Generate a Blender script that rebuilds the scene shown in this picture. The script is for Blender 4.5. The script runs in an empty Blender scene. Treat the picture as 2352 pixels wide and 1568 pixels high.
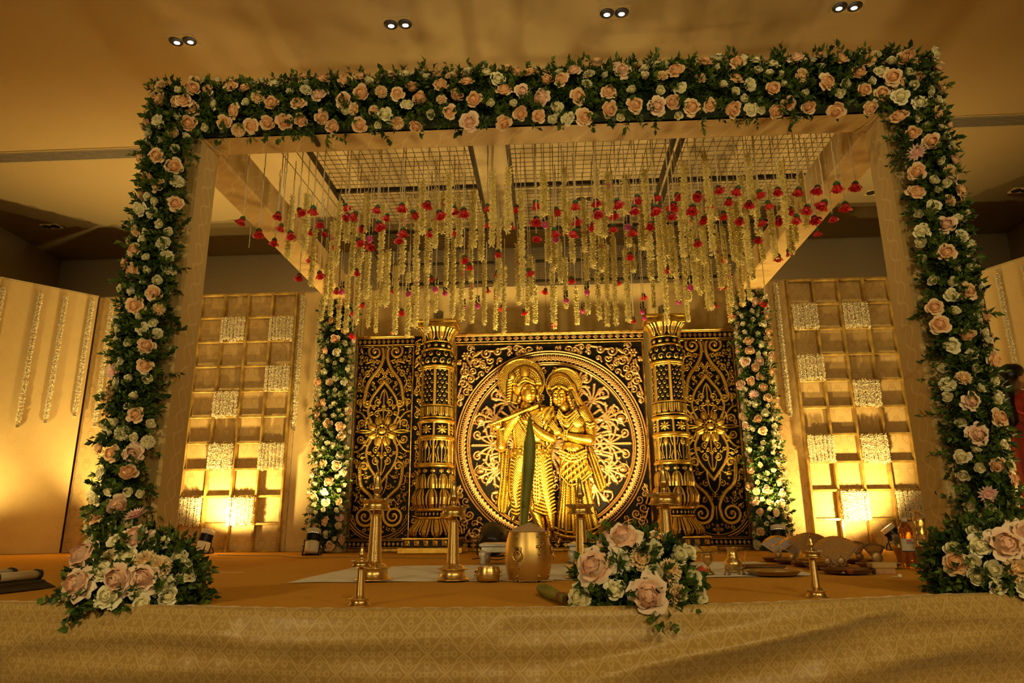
import bpy, math, random
import numpy as np
from mathutils import Vector, Matrix, Quaternion, Euler
PI = math.pi
random.seed(7)
rng = np.random.default_rng(11)
scene = bpy.context.scene
COL = scene.collection

# ------------------------------------------------------------------ camera
F_PX, PITCH, YAW, ROLL, CAM_H = 1590.1, .2602, -.0547, -.0076, .2187   # focal length in pixels of a 2352 wide frame
cy_, sy_, cp_, sp_ = math.cos(YAW), math.sin(YAW), math.cos(PITCH), math.sin(PITCH)
FW = Vector((sy_*cp_, cy_*cp_, sp_)); RT0 = Vector((cy_, -sy_, 0)); UP0 = RT0.cross(FW)
RT = RT0*math.cos(ROLL) + UP0*math.sin(ROLL); UP = UP0*math.cos(ROLL) - RT0*math.sin(ROLL)
cam = bpy.data.objects.new('camera', bpy.data.cameras.new('camera')); COL.objects.link(cam)
cam.data.sensor_width = 36; cam.data.lens = F_PX/2352*36; cam.data.clip_start = .05
m = Matrix((RT, UP, -FW)).transposed().to_4x4(); m.translation = (0, 0, CAM_H); cam.matrix_world = m
scene.camera = cam
CAMP = Vector((0, 0, CAM_H))
def ray(x, y): return FW + RT*((x-1176)/F_PX) - UP*((y-784)/F_PX)
def atY(x, y, Y): d = ray(x, y); return CAMP + d*(Y/d.y)
def atZ(x, y, Z=0.): d = ray(x, y); return CAMP + d*((Z-CAM_H)/d.z)

# ------------------------------------------------------------------ world, exposure
w = bpy.data.worlds.new('hall_air'); scene.world = w; w.use_nodes = True
w.node_tree.nodes['Background'].inputs[0].default_value = (.9, .6, .3, 1)
w.node_tree.nodes['Background'].inputs[1].default_value = .02
scene.view_settings.view_transform = 'Standard'; scene.view_settings.look = 'None'
scene.view_settings.gamma = 1; scene.view_settings.use_curve_mapping = False
scene.view_settings.exposure = 0.24
cyc = scene.cycles; cyc.max_bounces = 6; cyc.diffuse_bounces = 3; cyc.glossy_bounces = 3; cyc.transmission_bounces = 6; cyc.transparent_max_bounces = 4
cyc.caustics_reflective = False; cyc.caustics_refractive = False; cyc.adaptive_threshold = .08

# ------------------------------------------------------------------ lights (the lamps of the hall have fixtures further down; added fill spots have none)
WARM = (1., .69, .23); AMBER = (1., .69, .20); SOFT = (1., .73, .30)
def spot(loc, target, power, angle=80, blend=.6, size=.05, col=WARM):
    l = bpy.data.lights.new('lamp_beam', 'SPOT'); l.energy = power; l.color = col; l.spot_size = math.radians(angle)
    l.spot_blend = blend; l.shadow_soft_size = size
    o = bpy.data.objects.new('lamp_beam', l); COL.objects.link(o); o.location = loc
    o.rotation_euler = (Vector(target)-Vector(loc)).to_track_quat('-Z', 'Y').to_euler(); return o
LAMPS = dict(lattice=102, column=66, gold=104, spill=68, corner=72, flood=14, hall=85, stand=104, down=5)
# added fill spots without fixtures, for the upper rear wall and stage front
for hx in (-3.9, -2.42, -.94, .5, 1.95, 3.4):
    spot((hx, -1.5, 3.36), (hx*.95, 7.6, 2.95), LAMPS['hall'], 32, .6, .06, SOFT)
for hx in (-2.42, .5, 3.4): spot((hx, .9, 3.36), (hx*.8, 2.6, 0), LAMPS['hall']*.10, 100, .9, .06, SOFT)

# ------------------------------------------------------------------ mesh helpers
class MB:
    """collects vertices and faces of one mesh"""
    def __init__(s): s.v = []; s.f = []; s.n = 0; s.attr = []
    def add(s, v, f, a=None):
        v = np.asarray(v, float).reshape(-1, 3); b = s.n
        s.v.append(v); s.f += [tuple(i+b for i in q) for q in f]; s.n += len(v)
        s.attr.append(np.full(len(v), 0.) if a is None else np.broadcast_to(np.asarray(a, float), (len(v),)))
        return s
    def box(s, c, d, rz=0, rx=0, ry=0):
        v = np.array([(x, y, z) for x in (-.5, .5) for y in (-.5, .5) for z in (-.5, .5)])*np.array(d)
        if rx or ry or rz:
            R = np.array(Euler((rx, ry, rz)).to_matrix()); v = v@R.T
        return s.add(v+np.array(c), [(0,1,3,2),(4,6,7,5),(0,4,5,1),(2,3,7,6),(0,2,6,4),(1,5,7,3)])
    def bevbox(s, c, d, b=.01, rz=0):
        """box with chamfered edges"""
        d = np.array(d)/2; P = []
        for sx in (-1, 1):
            for sy in (-1, 1):
                for sz in (-1, 1):
                    for k in range(3):
                        q = d*np.array((sx, sy, sz)); 
                        for j in range(3):
                            if j != k: q[j] -= b*np.sign(q[j])
                        P.append(q)
        P = np.array(P); F = []
        def ix(sx, sy, sz, k): return ((sx*2+sy)*2+sz)*3+k
        for k in range(3):
            o = [j for j in range(3) if j != k]
            for sgn in (0, 1):
                q = []
                for (a, bb) in ((0,0),(1,0),(1,1),(0,1)):
                    t = [0,0,0]; t[k] = sgn; t[o[0]] = a; t[o[1]] = bb; q.append(ix(*t, k))
                F.append(tuple(q))
        for k in range(3):
            o = [j for j in range(3) if j != k]
            for a in (0, 1):
                for bb in (0, 1):
                    t0 = [0,0,0]; t0[o[0]] = a; t0[o[1]] = bb; t1 = list(t0); t1[k] = 1
                    F.append((ix(*t0, o[0]), ix(*t1, o[0]), ix(*t1, o[1]), ix(*t0, o[1])))
        for sx in (0,1):
            for sy in (0,1):
                for sz in (0,1): F.append((ix(sx,sy,sz,0), ix(sx,sy,sz,1), ix(sx,sy,sz,2)))
        if rz:
            R = np.array(Matrix.Rotation(rz, 3, 'Z')); P = P@R.T
        return s.add(P+np.array(c), F)
    def lathe(s, prof, n=32, c=(0,0,0), cap=True, fn=None, a=None):
        prof = np.asarray(prof, float); k = len(prof); th = np.arange(n)*2*PI/n
        r = prof[:, 1][:, None]*np.ones((1, n)); z = prof[:, 0][:, None]*np.ones((1, n))
        if fn is not None: r = fn(th[None, :]*np.ones((k, 1)), z, r)
        v = np.stack([r*np.cos(th), r*np.sin(th), z], -1).reshape(-1, 3)+np.array(c)
        f = [(i*n+j, i*n+(j+1) % n, (i+1)*n+(j+1) % n, (i+1)*n+j) for i in range(k-1) for j in range(n)]
        if cap:
            f.append(tuple(range(n))[::-1]); f.append(tuple((k-1)*n+j for j in range(n)))
        return s.add(v, f, a)
    def tube(s, pts, r, n=6, cap=True, flat=None):
        pts = np.asarray(pts, float); k = len(pts)
        r = np.broadcast_to(np.asarray(r, float), (k,))
        t = np.gradient(pts, axis=0); t /= np.linalg.norm(t, axis=1)[:, None]+1e-12
        ref = np.array((0, 0, 1.)) if abs(t[0][2]) < .9 else np.array((1., 0, 0))
        u = np.cross(t[0], ref); u /= np.linalg.norm(u); V = []
        for i in range(k):
            u = u-t[i]*(u@t[i]); u /= np.linalg.norm(u)+1e-12; b = np.cross(t[i], u)
            for j in range(n):
                A = 2*PI*j/n; V.append(pts[i]+r[i]*(math.cos(A)*u+math.sin(A)*b*(flat or 1)))
        f = [(i*n+j, i*n+(j+1) % n, (i+1)*n+(j+1) % n, (i+1)*n+j) for i in range(k-1) for j in range(n)]
        if cap: f.append(tuple(range(n))[::-1]); f.append(tuple((k-1)*n+j for j in range(n)))
        return s.add(V, f)
    def ell(s, c, r, n=12, m=8, R=None, a=None):
        V = [(0, 0, -1)]; F = []
        for i in range(1, m):
            ph = -PI/2+PI*i/m
            for j in range(n): V.append((math.cos(ph)*math.cos(2*PI*j/n), math.cos(ph)*math.sin(2*PI*j/n), math.sin(ph)))
        V.append((0, 0, 1)); L = len(V)-1
        for j in range(n): F.append((0, 1+(j+1) % n, 1+j)); F.append((L, L-n+j, L-n+(j+1) % n))
        for i in range(m-2):
            for j in range(n): F.append((1+i*n+j, 1+i*n+(j+1) % n, 1+(i+1)*n+(j+1) % n, 1+(i+1)*n+j))
        V = np.array(V)*np.array(r)
        if R is not None: V = V@np.array(R).T
        return s.add(V+np.array(c), F, a)
    def torus(s, c, R, r, n=20, m=8, axis='Z'):
        V = []; F = []
        for i in range(n):
            for j in range(m):
                A, B = 2*PI*i/n, 2*PI*j/m
                p = ((R+r*math.cos(B))*math.cos(A), (R+r*math.cos(B))*math.sin(A), r*math.sin(B))
                if axis == 'Y': p = (p[0], p[2], p[1])
                if axis == 'X': p = (p[2], p[0], p[1])
                V.append(p); F.append((i*m+j, ((i+1) % n)*m+j, ((i+1) % n)*m+(j+1) % m, i*m+(j+1) % m))
        return s.add(np.array(V)+np.array(c), F)
    def grid(s, P, a=None):
        """P: (rows, cols, 3)"""
        k, n = P.shape[:2]
        f = [(i*n+j, i*n+j+1, (i+1)*n+j+1, (i+1)*n+j) for i in range(k-1) for j in range(n-1)]
        return s.add(P.reshape(-1, 3), f, None if a is None else np.asarray(a).reshape(-1))
    def mesh(s, name, smooth=True, attr=None):
        me = bpy.data.meshes.new(name)
        V = np.concatenate(s.v) if s.v else np.zeros((0, 3))
        me.from_pydata(V.tolist(), [], s.f)
        if smooth: me.polygons.foreach_set('use_smooth', [True]*len(me.polygons))
        if attr:
            at = me.attributes.new(attr, 'FLOAT', 'POINT'); at.data.foreach_set('value', np.concatenate(s.attr).astype(np.float32))
        me.update(); return me

def fast_grid_mesh(name, P, attr=None, val=None, smooth=True):
    k, n = P.shape[:2]
    me = bpy.data.meshes.new(name)
    i, j = np.meshgrid(np.arange(k-1), np.arange(n-1), indexing='ij')
    q = np.stack([i*n+j, i*n+j+1, (i+1)*n+j+1, (i+1)*n+j], -1).reshape(-1, 4)
    me.vertices.add(k*n); me.vertices.foreach_set('co', P.reshape(-1).astype(np.float32))
    me.loops.add(q.size); me.loops.foreach_set('vertex_index', q.reshape(-1).astype(np.int32))
    me.polygons.add(len(q)); me.polygons.foreach_set('loop_start', np.arange(0, q.size, 4, dtype=np.int32))
    me.polygons.foreach_set('use_smooth', np.full(len(q), smooth))
    if attr:
        at = me.attributes.new(attr, 'FLOAT', 'POINT'); at.data.foreach_set('value', val.reshape(-1).astype(np.float32))
    me.update(calc_edges=True); me.validate(); return me

def props(o, label=None, cat=None, group=None, kind=None):
    if label: o['label'] = label
    if cat: o['category'] = cat
    if group: o['group'] = group
    if kind: o['kind'] = kind
    return o
def obj(name, me, mat=None, parent=None, loc=(0,0,0), rot=(0,0,0), scale=(1,1,1), smooth=True, **k):
    if isinstance(me, MB): me = me.mesh(name, smooth)
    o = bpy.data.objects.new(name, me); COL.objects.link(o)
    if mat is not None and not me.materials: me.materials.append(mat)
    o.location = loc; o.rotation_euler = rot; o.scale = scale
    if parent: o.parent = parent
    return props(o, **k)
def thing(name, label, cat, loc=(0,0,0), rot=(0,0,0), scale=(1,1,1), group=None, kind=None):
    o = bpy.data.objects.new(name, None); COL.objects.link(o); o.empty_display_size = .05
    o.location = loc; o.rotation_euler = rot; o.scale = scale
    return props(o, label, cat, group, kind)
def copy_tree(o, parent=None):
    c = o.copy(); COL.objects.link(c); c.parent = parent
    for ch in list(o.children): copy_tree(ch, c)
    return c
def solid(o, t=.004, off=0.):
    md = o.modifiers.new('thickness', 'SOLIDIFY'); md.thickness = t; md.offset = off; return o

# ------------------------------------------------------------------ material helpers
class N:
    """shader socket with arithmetic"""
    def __init__(s, t, k): s.t = t; s.k = k
    def op(s, o, *b):
        n = s.t.nodes.new('ShaderNodeMath'); n.operation = o
        for i, x in enumerate((s,)+b):
            if isinstance(x, N): s.t.links.new(x.k, n.inputs[i])
            else: n.inputs[i].default_value = x
        return N(s.t, n.outputs[0])
    def __add__(s, b): return s.op('ADD', b)
    def __sub__(s, b): return s.op('SUBTRACT', b)
    def __mul__(s, b): return s.op('MULTIPLY', b)
    def __truediv__(s, b): return s.op('DIVIDE', b)
    def abs(s): return s.op('ABSOLUTE')
    def frac(s): return s.op('FRACT')
    def floor(s): return s.op('FLOOR')
    def sin(s): return s.op('SINE')
    def cos(s): return s.op('COSINE')
    def sqrt(s): return s.op('SQRT')
    def pow(s, b): return s.op('POWER', b)
    def max(s, b): return s.op('MAXIMUM', b)
    def min(s, b): return s.op('MINIMUM', b)
    def mod(s, b): return s.op('FLOORED_MODULO', b)
    def step(s, a, b):      # smooth 0..1 between a and b
        n = s.t.nodes.new('ShaderNodeMapRange'); n.interpolation_type = 'SMOOTHSTEP'
        s.t.links.new(s.k, n.inputs[0]); n.inputs[1].default_value = a; n.inputs[2].default_value = b
        return N(s.t, n.outputs[0])
    def line(s, w, soft=None): # 1 where |s| < w
        soft = soft or w*.6
        n = s.t.nodes.new('ShaderNodeMapRange'); n.interpolation_type = 'SMOOTHSTEP'
        s.t.links.new(s.abs().k, n.inputs[0]); n.inputs[1].default_value = w+soft; n.inputs[2].default_value = w
        return N(s.t, n.outputs[0])
class Mat:
    def __init__(s, name):
        s.m = bpy.data.materials.new(name); s.m.use_nodes = True; s.t = s.m.node_tree
        s.b = s.t.nodes['Principled BSDF']
    def coords(s, kind='Object'):
        tc = s.t.nodes.new('ShaderNodeTexCoord'); sp = s.t.nodes.new('ShaderNodeSeparateXYZ')
        s.t.links.new(tc.outputs[kind], sp.inputs[0]); return [N(s.t, sp.outputs[i]) for i in range(3)]
    def attr(s, name):
        n = s.t.nodes.new('ShaderNodeAttribute'); n.attribute_name = name; return N(s.t, n.outputs['Fac'])
    def objrand(s):
        n = s.t.nodes.new('ShaderNodeObjectInfo'); return N(s.t, n.outputs['Random'])
    def noise(s, scale, detail=3, coord='Object', rough=.5):
        tc = s.t.nodes.new('ShaderNodeTexCoord'); n = s.t.nodes.new('ShaderNodeTexNoise')
        s.t.links.new(tc.outputs[coord], n.inputs['Vector']); n.inputs['Scale'].default_value = scale
        n.inputs['Detail'].default_value = detail; n.inputs['Roughness'].default_value = rough
        return N(s.t, n.outputs[0])
    def mix(s, f, a, b):
        n = s.t.nodes.new('ShaderNodeMix'); n.data_type = 'RGBA'
        if isinstance(f, N): s.t.links.new(f.k, n.inputs[0])
        else: n.inputs[0].default_value = f
        for i, c in ((6, a), (7, b)):
            if hasattr(c, 'is_linked'): s.t.links.new(c, n.inputs[i])
            else: n.inputs[i].default_value = (*c, 1) if len(c) == 3 else c
        return n.outputs[2]
    def set(s, **k):
        for key, v in k.items():
            i = s.b.inputs[{'color': 'Base Color', 'rough': 'Roughness', 'metal': 'Metallic', 'spec': 'Specular IOR Level', 'trans': 'Transmission Weight',
                 'sheen': 'Sheen Weight', 'sss': 'Subsurface Weight', 'emit': 'Emission Color', 'power': 'Emission Strength', 'ior': 'IOR', 'coat': 'Coat Weight', 'alpha': 'Alpha',
                 'aniso': 'Anisotropic'}[key]]
            if isinstance(v, N): s.t.links.new(v.k, i)
            elif hasattr(v, 'is_linked'): s.t.links.new(v, i)
            elif isinstance(v, (tuple, list)): i.default_value = (*v, 1) if len(v) == 3 else v
            else: i.default_value = v
        return s
    def bump(s, h, strength=.3, dist=.01):
        n = s.t.nodes.new('ShaderNodeBump'); n.inputs['Strength'].default_value = strength; n.inputs['Distance'].default_value = dist
        s.t.links.new(h.k, n.inputs['Height']); s.t.links.new(n.outputs[0], s.b.inputs['Normal']); return s
def plain(name, col, rough=.5, metal=0., var=.12, scale=30, bump=0., **k):
    """colour with a little grain"""
    M = Mat(name); n = M.noise(scale, 3)
    c2 = tuple(max(0, x*(1-var*1.6)) for x in col); c1 = tuple(min(1, x*(1+var)) for x in col)
    M.set(color=M.mix(n, c2, c1), rough=rough, metal=metal, **k)
    if bump: M.bump(n, bump, .004)
    return M.m
# ------------------------------------------------------------------ materials
def fabric(name, base, motif, cell=.115, line=.035, kind='heart', strength=1., rough=.62, sheen=.15):
    M = Mat(name); x, y, z = M.coords()
    if kind == 'heart':
        v = z/(cell*1.2); row = v.floor()
        u = x/cell + (row.mod(2.)*.5)
        a = u.frac()-.5; b = v.frac()-.5
        hy = b*1.15 - a.abs()*.75 + .12
        r = (a*a+hy*hy).sqrt()
        g = (r-.27).line(line)
        g = g.max(((a.abs()-.14)).line(.03)*(b-.33).line(.05)).max(((a*a+(b-.3)*(b-.3)).sqrt()-.08).line(.02))
        g = g*.8
    elif kind == 'ogee':
        u = (x+y)/cell; v = (z+y*.5)/(cell*1.9); wob = M.noise(9, 2)
        s = (v*6.2832).sin()*.36 + (wob-.5)*.55
        g = ((u*.5+s*.5).frac()-.5).line(.018).max(((u*.5-s*.5).frac()-.5).line(.018))*((wob*3.1).sin()*.5+.5)
        g = g*.55
    else:   # damask lattice with curled corners
        u = x/cell; v = z/cell; a = u+v; b = u-v
        l1 = ((a.frac()-.5)+(b*6.2832).sin()*.035).line(.028).max(((a.frac()-.5)-(b*6.2832).sin()*.09).line(.018))
        l2 = ((b.frac()-.5)+(a*6.2832).sin()*.035).line(.028).max(((b.frac()-.5)-(a*6.2832).sin()*.09).line(.018))
        p = a.frac(); q = b.frac()
        p = p-.5; q = q-.5
        px = p.abs()-.27; qx = q.abs()-.27
        ring = ((px*px+qx*qx).sqrt()-.10).line(.028)
        ca = (a+.5).frac()-.5; cb = (b+.5).frac()-.5
        r = (ca*ca+cb*cb).sqrt(); th = ca.op('ARCTAN2', cb)
        pet = (r*((th*4.).cos()*.5+1.3)-.2).line(.03).max((r-.05).line(.03))
        g = l1.max(l2)*.85
        g = g.max(ring*.7).max(pet*.9)
    n = M.noise(7, 2); weave = None
    grain = M.noise(260, 0)
    c = M.mix(n, tuple(k*.92 for k in base), tuple(min(1, k*1.06) for k in base))
    M.set(color=M.mix(g*strength, c, motif), rough=rough, sheen=sheen)
    M.bump(grain, .10, .002)
    return M.m
m_plain = fabric('cream_backdrop_fabric', (.74, .55, .24), (.66, .47, .19), .16, .03, 'heart', .35)
m_heart = fabric('heart_backdrop_fabric', (.66, .46, .18), (.46, .29, .09), .125, .03, 'heart', .8)
m_ogee = fabric('ogee_wrap_fabric', (.60, .44, .18), (.84, .66, .34), .12, .03, 'ogee', 1.)
m_beam = fabric('honey_beam_fabric', (.60, .39, .12), (.80, .60, .27), .10, .03, 'ogee', 1.)
m_skirt = fabric('damask_skirt_satin', (.45, .285, .08), (.68, .49, .19), .092, .03, 'damask', .66, .42, .2)
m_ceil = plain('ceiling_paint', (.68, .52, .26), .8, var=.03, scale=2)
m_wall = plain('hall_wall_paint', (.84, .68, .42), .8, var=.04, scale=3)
M = Mat('orange_carpet'); n1 = M.noise(420, 2); n2 = M.noise(2.5, 3)
M.set(color=M.mix(n1, M.mix(n2, (.60, .29, .035), (.69, .345, .05)), M.mix(n2, (.71, .365, .055), (.78, .42, .08))), rough=.95, spec=.1); M.bump(n1, .35, .004)
m_carpet = M.m
m_dark = plain('dark_steel', (.05, .042, .032), .45, .6, var=.2)
m_wire = plain('rusted_wire', (.10, .08, .06), .5, .5, var=.3)
m_black = plain('black_plastic', (.012, .012, .014), .35, var=.1)
m_whiteplastic = plain('white_plastic', (.82, .80, .76), .4, var=.02)
m_grille = plain('grille_enamel', (.52, .46, .38), .5, var=.05)
m_slot = plain('grille_slot', (.05, .04, .03), .8)
M = Mat('lamp_disc'); M.set(color=(1, 1, 1), emit=(1, .93, .8), power=9); m_glow = M.m
M = Mat('amber_lens'); M.set(color=(1, .9, .7), emit=(1, .75, .35), power=12); m_lens = M.m
m_reflector = plain('chrome_reflector', (.35, .36, .38), .18, .9, var=.2)
m_seam = plain('carpet_tape', (.80, .55, .25), .5, var=.1)

# ------------------------------------------------------------------ room shell
ZC = 3.4
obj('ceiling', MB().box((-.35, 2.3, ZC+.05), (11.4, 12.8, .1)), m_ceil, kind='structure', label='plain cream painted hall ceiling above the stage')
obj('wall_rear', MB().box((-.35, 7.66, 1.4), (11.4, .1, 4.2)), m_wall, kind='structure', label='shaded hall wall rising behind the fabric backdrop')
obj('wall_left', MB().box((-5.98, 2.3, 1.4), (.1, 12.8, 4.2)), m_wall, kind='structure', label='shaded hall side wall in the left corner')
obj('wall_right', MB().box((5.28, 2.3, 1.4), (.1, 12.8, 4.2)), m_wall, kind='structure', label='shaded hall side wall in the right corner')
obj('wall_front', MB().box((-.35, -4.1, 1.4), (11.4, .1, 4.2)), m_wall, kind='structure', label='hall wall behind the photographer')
obj('floor_hall', MB().box((-.35, 2.3, -.66), (11.4, 12.8, .1)), plain('hall_carpet', (.30, .18, .09), .9), kind='structure', label='hall floor below the stage')

# stage: its front edge bows and turns away on the right
EDGE = [(-4., 2.75), (-2.6, 2.32), (-1.7, 2.10), (-1.2, 2.00), (-.66, 1.88), (-.2, 1.90), (.05, 1.92), (.33, 1.95), (.58, 2.02), (.87, 2.12), (1.08, 2.22), (1.35, 2.29), (2.4, 2.62), (4., 3.2)]
ex = np.array([e[0] for e in EDGE]); ey = np.array([e[1] for e in EDGE])
def edge_y(x):
    k = 9; o = np.linspace(-.16, .16, k)
    return np.mean([np.interp(np.asarray(x)+d, ex, ey) for d in o], axis=0)
xs = np.linspace(-4, 4, 90)
b = MB(); top = [(x, float(edge_y(x))+.012, 0) for x in xs]+[(4., 7.6, 0), (5.2, 7.6, 0), (5.2, 3.9, 0), (4.05, 3.82, 0)][:2]+[(-4., 7.6, 0)]
b.add(top, [tuple(range(len(top)))])
b.add([(x, float(edge_y(x))+.012, z) for z in (-.6, 0) for x in xs], [(i, i+1, 90+i+1, 90+i) for i in range(89)])
b.box((-4.95, 5.3, -.3), (1.9, 4.7, .6)); b.box((4.6, 5.7, -.3), (1.2, 3.8, .6))
stage = obj('floor', b, m_carpet, smooth=False, kind='structure', label='orange carpet covering the stage floor')
for (x0, y0, x1, y1) in ((130, 1279, 395, 1267), (0, 1308, 60, 1306), (440, 1313, 560, 1315), (1890, 1305, 1960, 1300), (1630, 1277, 1750, 1275), (480, 1287, 560, 1286)):
    p, q = atZ(x0, y0), atZ(x1, y1); mid = (p+q)/2; d = q-p
    obj('carpet_seam', MB().box((0, 0, 0), (d.length, .006, .002)), m_seam, stage, (mid.x, mid.y, .0015), (0, 0, math.atan2(d.y, d.x)))

# satin skirt hung over the front edge of the stage
def ridge(X, Z, x0, z0, x1, z1, w, h):
    dx, dz = x1-x0, z1-z0; L2 = dx*dx+dz*dz
    t = np.clip(((X-x0)*dx+(Z-z0)*dz)/L2, -.15, 1.05); d2 = (X-x0-t*dx)**2+(Z-z0-t*dz)**2
    return 1.6*h*np.exp(-d2/(w*w))*np.sin(np.clip(t+.15, 0, 1.15)/1.3*PI)**.5
sx = np.linspace(-3.2, 3.2, 420)
prof = [(.075, .004), (.06, .007), (.045, .010), (.03, .0125), (.015, .013), (.004, .010), (-.004, .002), (-.008, -.008)]+[(-.009, -.008-.59*t) for t in np.linspace(.02, 1, 60)]
PR = np.array(prof); X, T = np.meshgrid(sx, np.arange(len(prof)), indexing='xy')
Yb = edge_y(sx)[None, :]+PR[:, 0][:, None]; Zb = PR[:, 1][:, None]+0*X
D = np.zeros_like(X)
for r in ((.15, -.13, .92, -.012, .018, .022), (-.1, -.2, .75, -.06, .03, .016), (.55, -.2, 1.5, -.07, .035, .014), (-1.7, -.1, -.9, -.045, .03, .014), (-.95, -.07, -.2, -.05, .03, .012),
          (-1.5, -.17, -.75, -.13, .035, .014), (-.55, -.14, .15, -.17, .04, .012), (.95, -.03, 1.7, -.06, .03, .012), (-2.4, -.05, -1.6, -.12, .03, .014), (-.3, -.09, .3, -.07, .025, .008), (1.0, -.13, 1.9, -.17, .04, .014), (-.7, -.3, .4, -.24, .05, .02), (.3, -.34, 1.6, -.26, .05, .02)):
    D += ridge(X, Zb, *r)
D += .006*np.sin(X*9+1.3*np.sin(X*3))*np.clip(-Zb*6, 0, 1)+.0025*np.sin(X*41+3*np.sin(X*7))*np.clip(-Zb*8, .05, 1)
sag = .006*np.sin(X*4.1+.6)*np.clip(1+Zb*5, 0, 1)*(PR[:, 0][:, None] < .01)
P = np.stack([X+.006*np.sin(X*23)*(PR[:, 0][:, None] > .05), Yb-D+.006*np.sin(X*67)*(PR[:, 0][:, None] > .06), Zb+sag], -1)
sk = obj('stage_skirt', fast_grid_mesh('stage_skirt', P), m_skirt, label='beige damask satin skirt draped over the stage front', cat='skirt')
obj('frayed_edge', MB().tube(np.stack([sx, edge_y(sx)+.076+.003*np.sin(sx*140), 0*sx+.005], -1), .0035+.0012*np.sin(sx*90), 5), plain('frayed_thread', (.72, .58, .34), .9, bump=.6, scale=200), sk)

# ------------------------------------------------------------------ fabric backdrop walls
def wall(name, p, q, pieces, label, h=2.545):
    d = Vector((q[0]-p[0], q[1]-p[1], 0)); L = d.length
    r = thing(name, label, None, (p[0], p[1], 0), (0, 0, math.atan2(d.y, d.x)), kind='structure')
    for (a, b_, mt) in pieces:
        g = .0025
        obj('fabric_panel', MB().bevbox(((a+b_)/2, .02, h/2), (b_-a-g, .04, h), .006), mt, r, smooth=False)
    obj('top_batten', MB().box((L/2, .02, h+.004), (L, .045, .008)), plain('batten_wood', (.62, .50, .32), .6), r)
    return r
BY = 6.6
wb = wall('wall_back', (-4.66, BY), (4.16, BY), [(0, 1.11, m_heart), (1.11, 2.16, m_heart), (2.16, 2.78, m_plain), (2.78, 3.55, m_plain), (3.55, 4.64, m_plain), (4.64, 5.72, m_plain), (5.72, 6.46, m_plain), (6.46, 7.01, m_heart), (7.01, 8.05, m_heart), (8.05, 8.82, m_heart)],
     'tan fabric covered backdrop wall running behind the gold panel')
wl = wall('wall_wing_left', (-5.75, 5.35), (-4.64, 6.56), [(0, .82, m_plain), (.82, 1.64, m_plain)], 'angled cream fabric backdrop wing at the left')
wr = wall('wall_wing_right', (4.14, 6.5), (4.85, 5.2), [(0, .74, m_plain), (.74, 1.48, m_plain)], 'angled cream fabric backdrop wing at the right')
for o_ in (wl, wr, wb): pass

# ------------------------------------------------------------------ ceiling fittings
def downlight(x, y, lit, label):
    t = thing('ceiling_light', label, 'ceiling light', (x, y, ZC), group='recessed twin ceiling lights')
    obj('frame', MB().box((0, 0, -.003), (.19, .115, .006)), m_ceil, t, smooth=False)
    for sx_ in (-1, 1):
        k = obj('reflector', MB().lathe([(-.0065, .046), (-.010, .044), (-.0078, .041), (-.0068, .020), (-.0068, .001)], 24, cap=False), m_dark, t, (sx_*.047, 0, 0))
        obj('lamp', MB().lathe([(-.0078, .0), (-.0078, .0195), (-.0045, .0205)], 20, cap=False), m_glow if lit else m_dark, k, (0, .013, 0), scale=(1, .8, 1))
LIT = ('lit twin ceiling light above the left end of the flower beam', 'lit twin ceiling light second from the left above the flower beam', 'lit twin ceiling light second from the right above the flower beam', 'lit twin ceiling light above the right end of the flower beam')
for (px_, py_), lb in zip(((420, 93), (914, 54), (1411, 28), (1946, 14)), LIT):
    p = atZ(px_, py_, ZC); downlight(p.x, p.y, True, lb)
    spot((p.x, p.y, ZC-.02), (p.x, p.y, 0), LAMPS['down'], 50, .6, .04, (1, .86, .66))
for (px_, py_), lb in zip(((118, 519), (1345, 455), (1040, 466), (2012, 441), (2345, 436)), ('unlit twin ceiling light in the shaded left corner', 'unlit twin ceiling light seen through the middle of the wire mesh', 'unlit twin ceiling light seen through the mesh, left of the middle', 'unlit twin ceiling light half hidden by the right front column', 'unlit twin ceiling light at the far right')):
    p = atZ(px_, py_, ZC); downlight(p.x, p.y, False, lb)
vt = thing('ceiling_vent', 'long slotted air conditioning grille running across the ceiling', 'vent', (-.35, 5.235, ZC))
obj('backing', MB().box((0, 0, -.002), (11, .15, .004)), m_slot, vt)
for k in range(7): obj('slat', MB().box((0, -.066+k*.022, -.008), (11, .012, .010), rx=.4), m_grille, vt)
for s_ in (-1, 1): obj('frame', MB().box((0, s_*.085, -.004), (11, .016, .008)), m_ceil, vt)
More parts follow.
